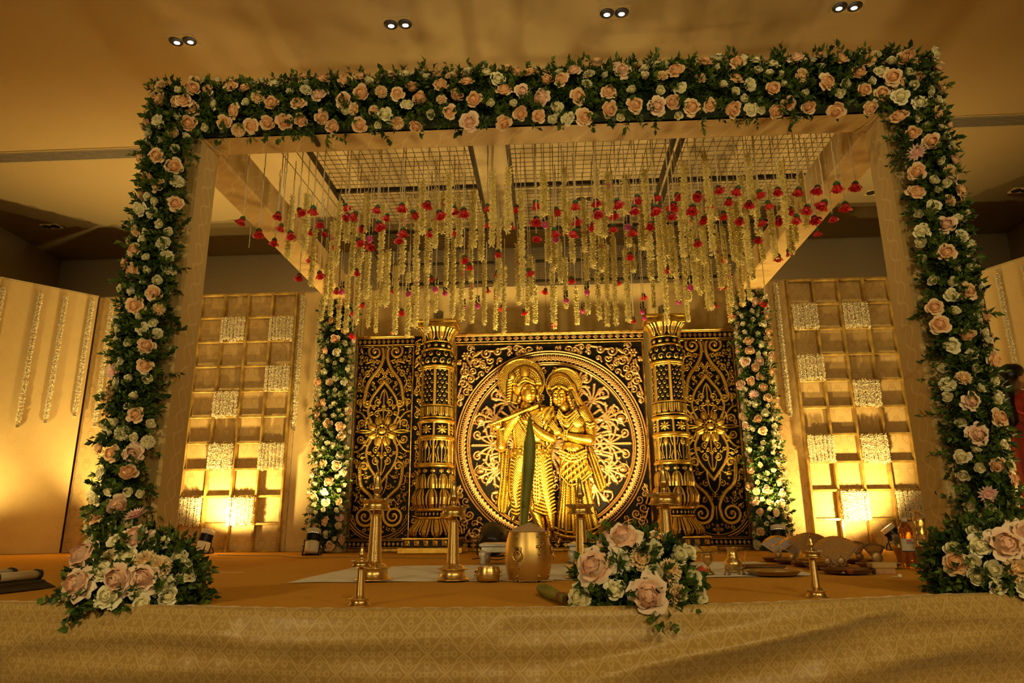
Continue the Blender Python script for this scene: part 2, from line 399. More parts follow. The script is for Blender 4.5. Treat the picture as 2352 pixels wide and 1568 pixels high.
# ------------------------------------------------------------------ mandap frame
XL0, XL1, XR0, XR1 = -2.105, -1.89, 1.77, 1.985
YF0, YF1, YR0, YR1, ZB0, ZB1 = 3.3, 3.517, 6.31, 6.53, 2.31, 2.53
mandap = thing('mandap_frame', 'square fabric wrapped canopy frame of four box columns and beams', 'canopy frame', ((XL0+XR1)/2, 4.9, 0))
mo = Vector(mandap.location)
def part_box(name, x0, x1, y0, y1, z0, z1, mt, b=.012):
    c = Vector(((x0+x1)/2, (y0+y1)/2, (z0+z1)/2)); k = MB().bevbox((0, 0, 0), (x1-x0, y1-y0, z1-z0), b)
    return obj(name, k, mt, mandap, c-mo, smooth=False)
for (a, b_) in ((XL0, XL1), (XR0, XR1)):
    for (c, d) in ((YF0, YF1), (YR0, YR1)):
        k = part_box('column', a, b_, c, d, 0, ZB0-.002, m_ogee)
        # the cloth puddles at the foot
        n = 40; th = np.arange(n)*2*PI/n; hx, hy = (b_-a)/2+.006, (d-c)/2+.006
        ring = []
        for t_ in th:
            q = max(abs(math.cos(t_)), abs(math.sin(t_))); ring.append((hx*math.cos(t_)/q*(1+.03*math.sin(9*t_)), hy*math.sin(t_)/q*(1+.03*math.cos(7*t_))))
        V = [(x*s_, y*s_, z_-(ZB0-.002)/2) for (s_, z_) in ((1.0, .09), (1.02, .04), (1.06, .012), (1.04, .003)) for (x, y) in ring]
        obj('cloth_hem', MB().add(V, [(i*n+j, i*n+(j+1) % n, (i+1)*n+(j+1) % n, (i+1)*n+j) for i in range(3) for j in range(n)]), m_ogee, k)
part_box('beam', XL0, XR1, YF0, YF1, ZB0, ZB1, m_beam)
for (a, b_) in ((XL0, XL1), (XR0, XR1)): part_box('beam', a, b_, YF1+.002, YR1, ZB0, ZB1, m_beam)
# seams where the wrap of column and beam is tucked together
for (px_, a, b_) in ((XL1, (.0, .10), (.045, 0)), (XR0, (0, .10), (-.045, 0))):
    s_ = 1 if px_ < 0 else -1
    pts = [(px_+s_*(.005+.05*t**2)-mo.x, YF0+.02+(YF1-YF0-.03)*t-mo.y, ZB0-.004-.0+.0*t) for t in np.linspace(0, 1, 10)]
    obj('wrap_fold', MB().tube(pts, .007, 6), m_beam, mandap)
obj('steel_strap', MB().box((-1.27-mo.x, YF0+.06-mo.y, ZB0-.012), (.022, .12, .02)), m_dark, mandap, smooth=False)

# ------------------------------------------------------------------ wire mesh panels laid across the canopy
ZM = 2.585
def wire_panel(x0, x1, label):
    y0, y1 = 3.36, 6.56
    t = thing('wire_mesh_panel', label, 'wire mesh', ((x0+x1)/2, (y0+y1)/2, ZM), group='wire mesh panels of the canopy')
    w_, d_ = x1-x0, y1-y0
    for s_ in (-1, 1):
        obj('side_bar', MB().box((s_*(w_/2-.014), 0, 0), (.028, d_, .028)), m_dark, t, smooth=False)
    for yy in (3.38, 3.78, 4.52, 5.28, 6.01, 6.54):
        obj('cross_bar', MB().box((0, yy-(y0+y1)/2, -.002), (w_-.056, .028, .026)), m_dark, t, smooth=False)
    b = MB(); k = round(w_/.056)
    for i in range(1, k): b.tube([(-w_/2+w_*i/k, -d_/2, .017), (-w_/2+w_*i/k, d_/2, .017)], .0021, 4)
    k = round(d_/.058)
    for i in range(1, k): b.tube([(-w_/2, -d_/2+d_*i/k, .021), (w_/2, -d_/2+d_*i/k, .021)], .0021, 4)
    obj('wire_grid', b, m_wire, t, kind='stuff')
wire_panel(-1.545, -.462, 'dark wire mesh panel over the left third of the canopy')
wire_panel(-.25, .835, 'dark wire mesh panel over the middle of the canopy')
wire_panel(.86, 1.90, 'dark wire mesh panel over the right third of the canopy')

# ------------------------------------------------------------------ florets: garland strings
def garland_mesh(name, L, R, per_m=1150, seed=0, pink=0.):
    g = np.random.default_rng(seed); n = int(L*per_m); V = np.zeros((n, 5, 3)); A = np.zeros((n, 5))
    z = -(np.arange(n)+g.random(n)*.8)/n*L; th = np.arange(n)*2.39996+g.normal(0, .35, n)
    el = g.normal(-.25, .55, n); rr = R*g.uniform(.78, 1.22, n)
    lobes = 1+.10*np.sin(z/L*2*PI*max(3, L/.05)+seed)
    d = np.stack([np.cos(th)*np.cos(el), np.sin(th)*np.cos(el), np.sin(el)], 1)
    rr = rr*lobes; base = np.stack([0*z, 0*z, z], 1)
    side = np.cross(d, np.array((0, 0, 1.))); side /= np.linalg.norm(side, axis=1)[:, None]+1e-9; up = np.cross(side, d)
    w = R*.22
    V[:, 0] = base+d*(rr*.12)[:, None]; V[:, 4] = base+d*rr[:, None]
    for k in range(3):
        a = k*2*PI/3; V[:, 1+k] = base+d*(rr*.72)[:, None]+(math.cos(a)*side+math.sin(a)*up)*w
    tint = g.random(n)*.6; 
    if pink: tint = np.where((z > -L*(.25+pink)) & (z < -L*.25) & (g.random(n) < .6), 1.0, tint)
    A[:] = tint[:, None]
    f = []
    for i in range(n):
        o = i*5; f += [(o, o+2, o+1), (o, o+3, o+2), (o, o+1, o+3), (o+4, o+1, o+2), (o+4, o+2, o+3), (o+4, o+3, o+1)]
    me = bpy.data.meshes.new(name); me.from_pydata(V.reshape(-1, 3).tolist(), [], f)
    at = me.attributes.new('tint', 'FLOAT', 'POINT'); at.data.foreach_set('value', A.reshape(-1).astype(np.float32)); me.update(); return me
def floret_mat(name, a, b, pink):
    M = Mat(name); t = M.attr('tint')
    M.set(color=M.mix(t.step(.8, .95), M.mix(t*1.6, a, b), pink), rough=.6, sss=.0)
    return M.m
m_jas = floret_mat('yellow_cream_florets', (.93, .76, .22), (.99, .90, .46), (.85, .38, .33))
m_jasw = floret_mat('ivory_florets', (.84, .72, .44), (.98, .92, .72), (.80, .45, .40))
m_thread = plain('cream_thread', (.80, .68, .42), .7, var=.2, scale=300)
M = Mat('tinsel_thread'); M.set(color=M.mix(M.noise(300, 1), (.70, .62, .44), (.97, .93, .80)), rough=.4, metal=.1); m_tinsel = M.m
GAR = [garland_mesh('florets', .5, .026, 1050, seed=k, pink=.12 if k == 2 else 0) for k in range(5)]
GARW = [garland_mesh('florets', 1.3, .025, 1250, 20+k) for k in range(3)]
BLK = [garland_mesh('florets', .26, .0185, 1250, 30+k, .08 if k == 1 else 0) for k in range(5)]
for me in GAR: me.materials.append(m_jas)
for me in GARW+BLK: me.materials.append(m_jasw)

# ------------------------------------------------------------------ golden lattice frames in front of the backdrop
M = Mat('worn_gold_paint'); n = M.noise(9, 4); M.set(color=M.mix(n.step(.35, .75), (.36, .22, .06), (.72, .50, .12)), rough=.42, metal=.45); m_goldpaint = M.m
def lattice(x0, x1, nc, label):
    nr = 10; h = 2.535; y = BY-.035
    t = thing('lattice_frame', label, 'lattice frame', ((x0+x1)/2, y, 0), group='golden lattice frames against the backdrop')
    w_ = x1-x0; b_ = .022
    for i in range(nc+1): obj('stile', MB().bevbox((-w_/2+w_*i/nc, 0, h/2), (b_, .05, h), .002), m_goldpaint, t, smooth=False)
    rail = MB().bevbox((0, 0, 0), (w_/nc-b_-.001, .044, b_), .002).mesh('rail', False)
    for r in range(nr+1):
        for c in range(nc):
            obj('rail', rail, m_goldpaint, t, (-w_/2+w_*(c+.5)/nc, 0, min(max(b_/2, h*r/nr), h-b_/2)))
    return [(x0+w_*(c+.5)/nc, w_/nc) for c in range(nc)], [h*(nr-r)/nr for r in range(nr+1)]
ORD = ('', 'second ', 'third ', 'fourth ', 'fifth ')
def blocks(cells, rows, where, spots):
    for (c, r, note) in spots:
        cx, cw = cells[c]
        t = thing('jasmine_curtain', 'jasmine string block on the %s lattice, %s' % (where, note), 'flower strings', (cx, BY-.09, rows[r]-.012), group='jasmine blocks on the %s lattice' % where)
        n = 7
        for k in range(n):
            s_ = obj('jasmine_string', BLK[random.randrange(5)], None, t, (-cw*.43+cw*.86*k/(n-1)+random.uniform(-.003, .003), random.uniform(-.006, .006), 0), (0, 0, random.uniform(0, 6)), (1, 1, random.uniform(.9, 1.02)*.245/.25))
cells, rows = lattice(-3.535, -2.545, 4, 'golden lattice frame with jasmine blocks left of the carved panel')
blocks(cells, rows, 'left', [(1, 1, 'top row, inner left'), (3, 1, 'top row, right column'), (3, 3, 'right column, second from top'), (1, 4, 'single block at mid height'), (1, 6, 'fourth row, left of the pair'), (3, 6, 'fourth row, right of the pair'), (0, 8, 'lowest row, left of the lamp glow'), (2, 8, 'lowest row, right of the lamp glow')])
cells, rows = lattice(2.345, 3.545, 5, 'golden lattice frame with jasmine blocks right of the carved panel')
blocks(cells, rows, 'right', [(0, 1, 'top row, left column'), (2, 1, 'top row, middle column'), (0, 3, 'left column, second from top'), (2, 4, 'single block at mid height'), (0, 6, 'fourth row, left of the pair'), (2, 6, 'fourth row, right of the pair'), (1, 8, 'lowest row, left of the lamp glow'), (3, 8, 'lowest row, right of the lamp glow'), (4, 1, 'topmost of the sliver behind the column'), (4, 3, 'second sliver behind the column'), (4, 6, 'lower sliver behind the column')])

# ------------------------------------------------------------------ long jasmine strings pinned down the backdrop
def wall_string(p, length, label):
    t = thing('jasmine_string', label, 'flower string', p, group='long jasmine strings on the backdrop')
    obj('florets', GARW[random.randrange(3)], None, t, scale=(1, 1, length/1.3))
    obj('thread', MB().tube([(0, 0, .05), (0, 0, -length-.01)], .0016, 5), m_thread, t)
    obj('tassel', BLK[0], None, t, (0, 0, -length-.012), scale=(1.1, 1.1, .14))
wing = Vector((-4.64+5.75, 6.56-5.35, 0)).normalized(); wn = Vector((wing.y, -wing.x, 0))
for (px_, py_, pb, lb) in ((8, 660, 985, 'jasmine string at the very left edge of the angled wing'), (94, 672, 970, 'jasmine string second from the left on the angled wing'), (152, 680, 960, 'jasmine string third from the left on the angled wing'), (212, 690, 945, 'jasmine string at the inner end of the angled left wing')):
    d = ray(px_, py_); o = Vector((-5.75, 5.35, 0))+wn*.03
    k = ((o-CAMP).x*wn.x+(o-CAMP).y*wn.y)/(d.x*wn.x+d.y*wn.y); p = CAMP+d*k
    zb = atY(px_, pb, p.y).z; wall_string(p, p.z-zb, lb)
for (px_, py_, pb, lb) in ((258, 697, 968, 'jasmine string on the tan backdrop just beside the left front column'), (697, 680, 978, 'jasmine string between the left lattice and the rear left column'), (1780, 650, 945, 'jasmine string between the rear right column and the right lattice')):
    p = atY(px_, py_, BY-.03); zb = atY(px_, pb, BY-.03).z; wall_string(p, p.z-zb, lb)
p = atY(738, 690, BY-.03); wall_string(p, 1.25, 'jasmine string peeping out beside the rear left flower column')
wing = Vector((4.85-4.14, 5.2-6.5, 0)).normalized(); wn = Vector((wing.y, -wing.x, 0))
for (px_, py_, pb, lb) in ((2290, 630, 850, 'jasmine string on the angled right wing above the woman'), (2351, 610, 850, 'jasmine string at the very right edge of the right wing')):
    d = ray(px_, py_); o = Vector((4.14, 6.5, 0))+wn*.03
    k = ((o-CAMP).x*wn.x+(o-CAMP).y*wn.y)/(d.x*wn.x+d.y*wn.y); p = CAMP+d*k
    wall_string(p, p.z-atY(px_, pb, p.y).z+.25, lb)
p = atY(2248, 720, BY-.03); wall_string((p.x, p.y, 2.4), 1.3, 'jasmine string on the tan backdrop beside the right front column')
# ------------------------------------------------------------------ flowers and leaves
def petal_mat(name, core, mid, edge, rough=.55):
    M = Mat(name); t = M.attr('tint'); r = M.objrand()
    c = M.mix(t.step(.0, .45), core, mid); c = M.mix(t.step(.5, 1.), c, edge)
    dark = tuple(k*.88 for k in mid)
    M.set(color=M.mix(r*.35, c, dark), rough=rough, sheen=.1, sss=0.)
    return M.m
m_peach = petal_mat('peach_petals', (.86, .38, .16), (.92, .56, .29), (.95, .75, .48))
m_blush = petal_mat('blush_petals', (.82, .37, .25), (.91, .60, .42), (.96, .80, .62))
m_cream = petal_mat('cream_petals', (.78, .70, .34), (.90, .84, .53), (.95, .92, .70))
m_apricot = petal_mat('apricot_petals', (.85, .45, .15), (.92, .62, .30), (.96, .78, .48))
m_red = petal_mat('red_petals', (.45, .01, .015), (.70, .02, .03), (.86, .06, .06), .45)
m_pinkb = petal_mat('bubblegum_petals', (.80, .30, .32), (.92, .55, .52), (.97, .74, .68))
def rose_mesh(name, R=.045, n=17, openness=1., tight=.55, height=.75, ruffle=.05, seed=0):
    """layered cupped petals around a tight core; +Z is the face of the bloom"""
    g = np.random.default_rng(seed); b = MB(); nu, nv = 5, 5
    u = np.linspace(-1, 1, nu)[None, :]; v = np.linspace(0, 1, nv)[:, None]
    for i in range(n):
        k = (i+.5)/n; th = i*2.39996+g.normal(0, .15)
        r1 = R*(.13+.87*k**.85)*g.uniform(.93, 1.07); hw = 1.25-.62*k+g.uniform(-.05, .1)
        if k < .42:     # closed bud in the middle
            rad = r1*(.55+.62*np.sin(v*PI*.60))*(1-.16*v**3); zt = R*height*(1.02-.10*k); z = zt*v-R*.05*u*u*v
            wid = hw*(.7+.3*np.sin(v*PI*.8)); 
        else:           # open outer petals with rolled rims
            zt = R*height*(1.08-.75*openness*(k-.25)**1.1)*g.uniform(.93, 1.06)
            rad = r1*(.24+.76*v**.70)+openness*R*.13*v**4*k; z = zt*v**1.05-openness*k*R*.20*v**5-R*.12*(u**2)*v**2
            wid = hw*(.5+.5*np.sin(v*PI*.62))*(1-.30*v**5)
        z = z+ruffle*R*np.sin(u*5+i)*v**2; rad = rad*(1-.07*u*u*v)+ruffle*R*.6*np.sin(u*6+2*i)*v**2
        a = th+u*wid; P = np.stack([rad*np.cos(a), rad*np.sin(a), z+0*a], -1)
        b.grid(P, np.clip(k*.6+.15+.35*v**2+0*u, 0, 1))
    b.lathe([(R*.05, R*.62), (R*height*.58, R*.52), (R*height*.74, R*.38), (R*height*.86, R*.22), (R*height*.92, R*.03)], 10, a=.30)
    return b.mesh(name, True, 'tint')
def carnation_mesh(name, R=.038, seed=0):
    g = np.random.default_rng(seed); b = MB()
    for lay, (rad, z0, n) in enumerate(((.3, .75, 6), (.6, .66, 9), (.85, .46, 12), (1., .22, 13))):
        for i in range(n):
            th = 2*PI*i/n+lay+g.normal(0, .12); nu, nv = 5, 3
            u = np.linspace(-1, 1, nu)[None, :]; v = np.linspace(.0, 1, nv)[:, None]
            r = R*rad*(.25+.75*v)*(1+.12*np.sin(u*7+i)*v); z = R*(z0*v**.8+.10*np.sin(u*9+i*2)*v)
            a = th+u*(1.9/n**.8)*(.3+.9*v); b.grid(np.stack([r*np.cos(a), r*np.sin(a), z], -1), (.35+.6*v+0*u))
    b.ell((0, 0, R*.1), (R*.5, R*.5, R*.3), 8, 5, a=.3)
    return b.mesh(name, True, 'tint')
def dahlia_mesh(name, R=.05, seed=0):
    g = np.random.default_rng(seed); b = MB()
    for lay, (rad, el, n) in enumerate(((.5, 1.1, 8), (.75, .75, 12), (.95, .4, 14), (1.05, .12, 14))):
        for i in range(n):
            th = 2*PI*i/n+lay*.4+g.normal(0, .06); d = np.array((math.cos(th)*math.cos(el), math.sin(th)*math.cos(el), math.sin(el))); s_ = np.array((-math.sin(th), math.cos(th), 0)); u_ = np.cross(d, s_)
            L = R*rad; w_ = L*.15
            V = [d*L*.1-s_*w_*.5, d*L*.1+s_*w_*.5, d*L*.6+s_*w_-u_*w_*.3, d*L, d*L*.6-s_*w_-u_*w_*.3]
            b.add(V, [(0, 1, 2, 4), (4, 2, 3)], [.3, .3, .8, 1, .8])
    b.ell((0, 0, R*.1), (R*.35, R*.35, R*.3), 8, 5, a=.2)
    return b.mesh(name, True, 'tint')
KIND = {}
def variants(key, mats, meshes):
    KIND[key] = []
    for me in meshes:
        for mt in mats:
            c = me.copy(); c.materials.append(mt); KIND[key].append(c)
variants('rose', [m_peach], [rose_mesh('rose', .047, 17, 1., seed=k) for k in range(3)]+[rose_mesh('rose', .045, 15, .55, height=.95, seed=8)])
variants('blush', [m_blush], [rose_mesh('rose', .050, 16, 1.15, ruffle=.08, seed=k+20) for k in range(3)])
variants('cream', [m_cream], [rose_mesh('rose', .042, 14, .9, ruffle=.07, seed=k+40) for k in range(3)])
variants('bud', [m_cream], [rose_mesh('ranunculus', .026, 20, .25, height=.95, ruffle=.01, seed=k+60) for k in range(3)])
variants('carn', [m_apricot], [carnation_mesh('carnation', .035, seed=k) for k in range(2)])
variants('carnw', [m_cream], [carnation_mesh('carnation', .036, seed=k+5) for k in range(2)])
variants('dahlia', [m_pinkb], [dahlia_mesh('dahlia', .048)])
PNAME = dict(rose='rose', blush='rose', cream='rose', bud='ranunculus', carn='carnation', carnw='carnation', dahlia='dahlia')
RAD = dict(rose=.047, blush=.050, cream=.042, bud=.026, carn=.035, carnw=.036, dahlia=.048)

M = Mat('leaf_green'); t_ = M.attr('tint'); r_ = M.objrand()
M.set(color=M.mix(t_, (.018, .055, .008), (.10, .17, .022)), rough=.42, spec=.4); m_leaf = M.m
m_moss = plain('moss_backing', (.012, .028, .006), .9, var=.4, scale=60)
def sprig_geo(L=.11, n=9, seed=0, lw=.26):
    """one stem with alternate leaves along +Z"""
    g = np.random.default_rng(seed); b = MB(); bend = g.normal(0, .25, 2)
    def st(t): return np.array((bend[0]*L*t*t, bend[1]*L*t*t, L*t))
    b.tube([st(t) for t in np.linspace(0, 1, 4)], L*.008, 3, cap=False)
    tint = g.uniform(.1, .9)
    for i in range(n):
        t = .18+.82*i/(n-1); o = st(t); th = i*2.5+g.normal(0, .4); el = .35+.75*t if i < n-1 else 1.5
        d = np.array((math.cos(th)*math.cos(el), math.sin(th)*math.cos(el), math.sin(el)))
        s_ = np.cross(d, np.array((.1, .05, 1.))); s_ /= np.linalg.norm(s_); u_ = np.cross(s_, d)
        l = L*g.uniform(.30, .44); w_ = l*lw
        V = [o, o+d*l*.42+s_*w_+u_*w_*.35, o+d*l*.42+u_*0, o+d*l*.42-s_*w_+u_*w_*.35, o+d*l-u_*l*.12]
        b.add(V, [(0, 2, 1), (0, 3, 2), (2, 4, 1), (3, 4, 2)], np.clip(tint+g.uniform(-.25, .25), 0, 1))
    return np.concatenate(b.v), b.f, np.concatenate(b.attr), b
SPR = [sprig_geo(.095, 10, k, .25 if k % 3 else .34) for k in range(10)]
SPRM = []
for k in range(6):
    me = SPR[k][3].mesh('leaf_sprig', False, 'tint'); me.materials.append(m_leaf); SPRM.append(me)
def foliage_mesh(frames, seed=0, smin=.7, smax=1.15):
    """many sprigs as one mesh: frames = [(position, direction)]"""
    g = np.random.default_rng(seed); b = MB()
    for (p, d) in frames:
        V, f, a, _ = SPR[g.integers(0, 10)]; q = Vector(d).to_track_quat('Z', 'Y') @ Quaternion((0, 0, 1), g.uniform(0, 6.28))
        R = np.array(q.to_matrix())*g.uniform(smin, smax); b.add(V@R.T+np.array(p), f, np.clip(a+g.uniform(-.3, .3), 0, 1))
    me = b.mesh('foliage', False, 'tint'); me.materials.append(m_leaf); return me
def jitter(d, s_):
    d = Vector(d)+Vector((random.gauss(0, s_), random.gauss(0, s_), random.gauss(0, s_))); return d.normalized()
def floral(name, label, loc, sample, n_fl, weights, n_leaf, n_sprig, gap=.92, group=None, core=None, size=1., leafin=.042, sprig_at=None, leafsize=1., fixed=()):
    """sample() -> (point, outward normal) in local coordinates"""
    t = thing(name, label, 'flower arrangement', loc, group=group)
    placed = []; keys = list(weights); wts = [weights[k] for k in keys]
    for (p, nrm, key, sc) in fixed:
        placed.append((Vector(p), RAD[key]*sc)); me = random.choice(KIND[key])
        q = jitter(nrm, .12).to_track_quat('Z', 'Y') @ Quaternion((0, 0, 1), random.uniform(0, 6.28))
        o = obj(PNAME[key], me, None, t, Vector(p)); o.rotation_euler = q.to_euler(); o.scale = (sc,)*3
    tries = 0; got = 0
    while got < n_fl and tries < n_fl*60:
        tries += 1; key = random.choices(keys, wts)[0]; p, nrm = sample(); sc = size*random.uniform(.86, 1.12); r = RAD[key]*sc
        p = Vector(p); nrm = Vector(nrm)
        if any((p-q).length < (r+rr)*gap for q, rr in placed): continue
        placed.append((p, r)); got += 1; me = random.choice(KIND[key])
        q = jitter(nrm, .28).to_track_quat('Z', 'Y') @ Quaternion((0, 0, 1), random.uniform(0, 6.28))
        o = obj(PNAME[key], me, None, t, p+nrm*random.uniform(.0, .026)); o.rotation_euler = q.to_euler(); o.scale = (sc,)*3
    fr = []
    for _ in range(n_leaf):
        p, nrm = sample(); fr.append((Vector(p)-Vector(nrm)*random.uniform(leafin, leafin+.045), jitter(nrm, .8)))
    obj('foliage', foliage_mesh(fr, n_leaf, .7*leafsize, 1.15*leafsize), None, t, kind='stuff')
    for _ in range(n_sprig):
        p, nrm = (sprig_at or sample)(); o = obj('leaf_sprig', random.choice(SPRM), None, t, Vector(p)-Vector(nrm)*.04)
        o.rotation_euler = jitter(nrm, .45).to_track_quat('Z', 'Y').to_euler(); o.scale = (random.uniform(.8, 1.25)*leafsize,)*3
    if core is not None: obj('moss_backing', core, m_moss, t)
    return t

# columns: flowers wrap the front and the outer side of the box column
def column_sampler(sgn, z0, z1, rx=.150, ry=.165):
    def f():
        ph = random.uniform(-.62, 1.75); c, s_ = math.cos(ph), math.sin(ph)
        k = (abs(c)**3+abs(s_)**3)**(-1/3)
        n = Vector((sgn*s_, -c, 0)); z = random.uniform(z0, z1)
        return Vector((sgn*s_*rx*k, -c*ry*k, z)), Vector((n.x, n.y, random.uniform(-.25, .1))).normalized()
    return f
def core_column(h, sx_=.105, sy_=.12):
    b = MB().bevbox((0, 0, h/2), (sx_*2, sy_*2, h), .05); return b
W_COL = dict(rose=.42, cream=.17, bud=.20, carn=.08, carnw=.06, blush=.05, dahlia=.015)
def front_column(xc, sgn, label):
    f = column_sampler(sgn, .06, 2.56)
    c = MB().bevbox((sgn*.045, -.075, 1.28), (.15, .10, 2.5), .04).bevbox((sgn*.12, 0, 1.28), (.06, .2, 2.5), .02)
    return floral('flower_column', label, (xc, 3.345, 0), f, 150, W_COL, 1350, 60, core=c, gap=.94, group='flower covered columns')
front_column(-2.005, -1, 'roses and foliage covering the left front column of the canopy')
front_column(1.885, 1, 'roses and foliage covering the right front column of the canopy')
W_REAR = dict(rose=.42, cream=.18, bud=.26, carn=.08, blush=.06, dahlia=.02)
def rear_sampler(h):
    def f():
        ph = random.uniform(-1.25, 1.25); c, s_ = math.cos(ph), math.sin(ph); k = (abs(c)**3+abs(s_)**3)**(-1/3)
        return Vector((s_*.135*k, -c*.15*k, random.uniform(.05, h))), Vector((s_, -c, random.uniform(-.3, .1))).normalized()
    return f
for (xc, lb) in ((-2.015, 'lamplit roses covering the rear left column beside the carved panel'), (1.875, 'lamplit roses covering the rear right column beside the carved panel')):
    floral('flower_column', lb, (xc, 6.33, 0), rear_sampler(2.30), 150, W_REAR, 900, 24, core=MB().bevbox((0, -.06, 1.15), (.20, .10, 2.24), .04), gap=.92, group='flower covered columns', size=.97)
# beam
def beam_sampler():
    ph = random.uniform(-.75, 1.75); c, s_ = math.cos(ph), math.sin(ph); k = (abs(c)**3+abs(s_)**3)**(-1/3)
    x = random.uniform(-2.0, 1.94)
    return Vector((x+.06, -c*.13*k, s_*.185*k)), Vector((0, -c, s_)).normalized()
W_BEAM = dict(rose=.62, cream=.10, bud=.14, carn=.07, carnw=.03, blush=.04, dahlia=.01)
def top_edge():
    x = random.uniform(-2.1, 2.04); return Vector((x+.06, random.uniform(-.12, .02), .17)), Vector((random.gauss(0, .4), -.3, 1)).normalized()
floral('flower_beam', 'peach roses and foliage covering the front beam of the canopy', (-.06, 3.35, 2.43), beam_sampler, 215, W_BEAM, 2200, 80, core=MB().bevbox((0, -.03, .02), (4.1, .10, .28), .04), gap=.90, sprig_at=top_edge)
# three low arrangements along the stage front
def mound(rx, ry, rz):
    def f():
        th = random.uniform(0, 2*PI); el = math.asin(random.uniform(.02, .98)); d = Vector((math.cos(th)*math.cos(el), math.sin(th)*math.cos(el), math.sin(el)))
        p = Vector((d.x*rx, d.y*ry, d.z*rz)); n = Vector((d.x/rx, d.y/ry, d.z/rz)).normalized(); return p, n
    return f
def skirt_of(rx, ry):
    def f():
        th = random.uniform(PI*.95, PI*2.05); return Vector((math.cos(th)*rx, math.sin(th)*ry, random.uniform(.01, .07))), Vector((math.cos(th), math.sin(th), random.uniform(-.15, .5))).normalized()
    return f
def bouquet(label, px_, py_, Y, rx, ry, rz, marks, n_extra, n_leaf, n_sprig):
    c = atZ(px_, py_, 0) if Y is None else Vector((atY(px_, py_, Y).x, Y, 0))
    fixed = []
    for (mx, my, key, sc, lift) in marks:       # blooms seen in the photograph, set on the near face of the mound
        d = ray(mx, my); best = None
        for yy in np.linspace(c.y-ry*1.3, c.y+ry, 50):
            p = atY(mx, my, yy)-c; e = (p.x/rx)**2+(p.y/ry)**2+(max(p.z, 0)/rz)**2
            if e <= 1.0 or best is None or e < best[0]: best = (e, p)
            if e <= 1.0: break
        p = best[1]; p.z = max(p.z, .012); n = Vector((p.x/rx/rx, p.y/ry/ry, p.z/rz/rz)).normalized(); n = (n+Vector((0, -.7, .1))).normalized()
        fixed.append((p+n*(lift+.008), n, key, sc))
    return floral('flower_arrangement', label, c, mound(rx, ry, rz), n_extra, dict(cream=.3, bud=.4, carn=.2, rose=.1), n_leaf, n_sprig, core=MB().ell((0, 0, .0), (rx*.74, ry*.74, rz*.74), 14, 8), fixed=fixed, sprig_at=skirt_of(rx*.9, ry*.9), leafin=.030, leafsize=.78, group='low flower arrangements along the stage front')
bouquet('flower arrangement with pink roses over the stage edge at the left column foot', 312, 1385, 2.15, .185, .13, .19,
  [(285, 1333, 'blush', 1.05, .01), (332, 1333, 'blush', .95, .01), (340, 1297, 'carn', 1., .01), (368, 1308, 'carn', 1., .01), (320, 1245, 'blush', 1.05, 0), (205, 1285, 'blush', 1.15, 0), (200, 1345, 'blush', 1.1, .01), (172, 1362, 'cream', 1.1, 0),
   (262, 1372, 'cream', 1., .01), (326, 1362, 'cream', .7, .01), (388, 1370, 'cream', .72, .01), (338, 1395, 'cream', .72, .03), (245, 1315, 'cream', .8, 0), (260, 1288, 'carn', .9, 0), (280, 1255, 'cream', .95, 0), (368, 1258, 'cream', .8, 0), (408, 1288, 'cream', .7, 0), (422, 1327, 'cream', .72, 0), (375, 1345, 'carnw', 1., 0), (295, 1288, 'cream', .9, 0), (320, 1208, 'dahlia', .8, .03), (425, 1308, 'bud', .9, 0)], 1, 800, 40)
bouquet('low flower arrangement with pink roses in the middle of the stage front', 1466, 1390, 2.075, .155, .115, .19,
  [(1380, 1310, 'blush', 1.2, .015), (1435, 1250, 'blush', 1.05, .01), (1405, 1248, 'blush', .8, 0), (1485, 1365, 'blush', 1.1, .015), (1347, 1373, 'cream', 1.0, .01), (1414, 1355, 'cream', .75, .01), (1425, 1292, 'carnw', 1.0, .005), (1472, 1288, 'carn', 1., .005), (1504, 1248, 'rose', .7, 0), (1497, 1265, 'carnw', .8, 0), (1545, 1280, 'bud', 1.15, 0), (1566, 1278, 'bud', 1.1, 0), (1532, 1315, 'carn', .95, .005), (1497, 1322, 'bud', 1.1, 0), (1575, 1335, 'bud', 1.2, 0), (1550, 1365, 'carn', .85, 0), (1590, 1372, 'bud', 1.15, 0), (1382, 1282, 'rose', .8, 0)], 0, 700, 34)
bouquet('flower arrangement with pink roses at the foot of the right front column', 2300, 1372, 2.43, .20, .13, .22,
  [(2298, 1258, 'blush', 1.2, .01), (2325, 1310, 'carn', 1.2, .01), (2345, 1235, 'blush', 1.1, 0), (2280, 1345, 'cream', .75, .01), (2262, 1330, 'cream', .7, 0), (2275, 1310, 'bud', 1.2, 0), (2240, 1322, 'bud', 1.2, 0), (2200, 1298, 'rose', 1.0, 0), (2230, 1298, 'bud', 1.1, 0), (2190, 1268, 'bud', 1.1, 0), (2245, 1258, 'cream', 1., 0), (2340, 1275, 'blush', 1., 0), (2235, 1230, 'bud', 1., 0), (2345, 1345, 'cream', .9, 0)], 1, 820, 34)

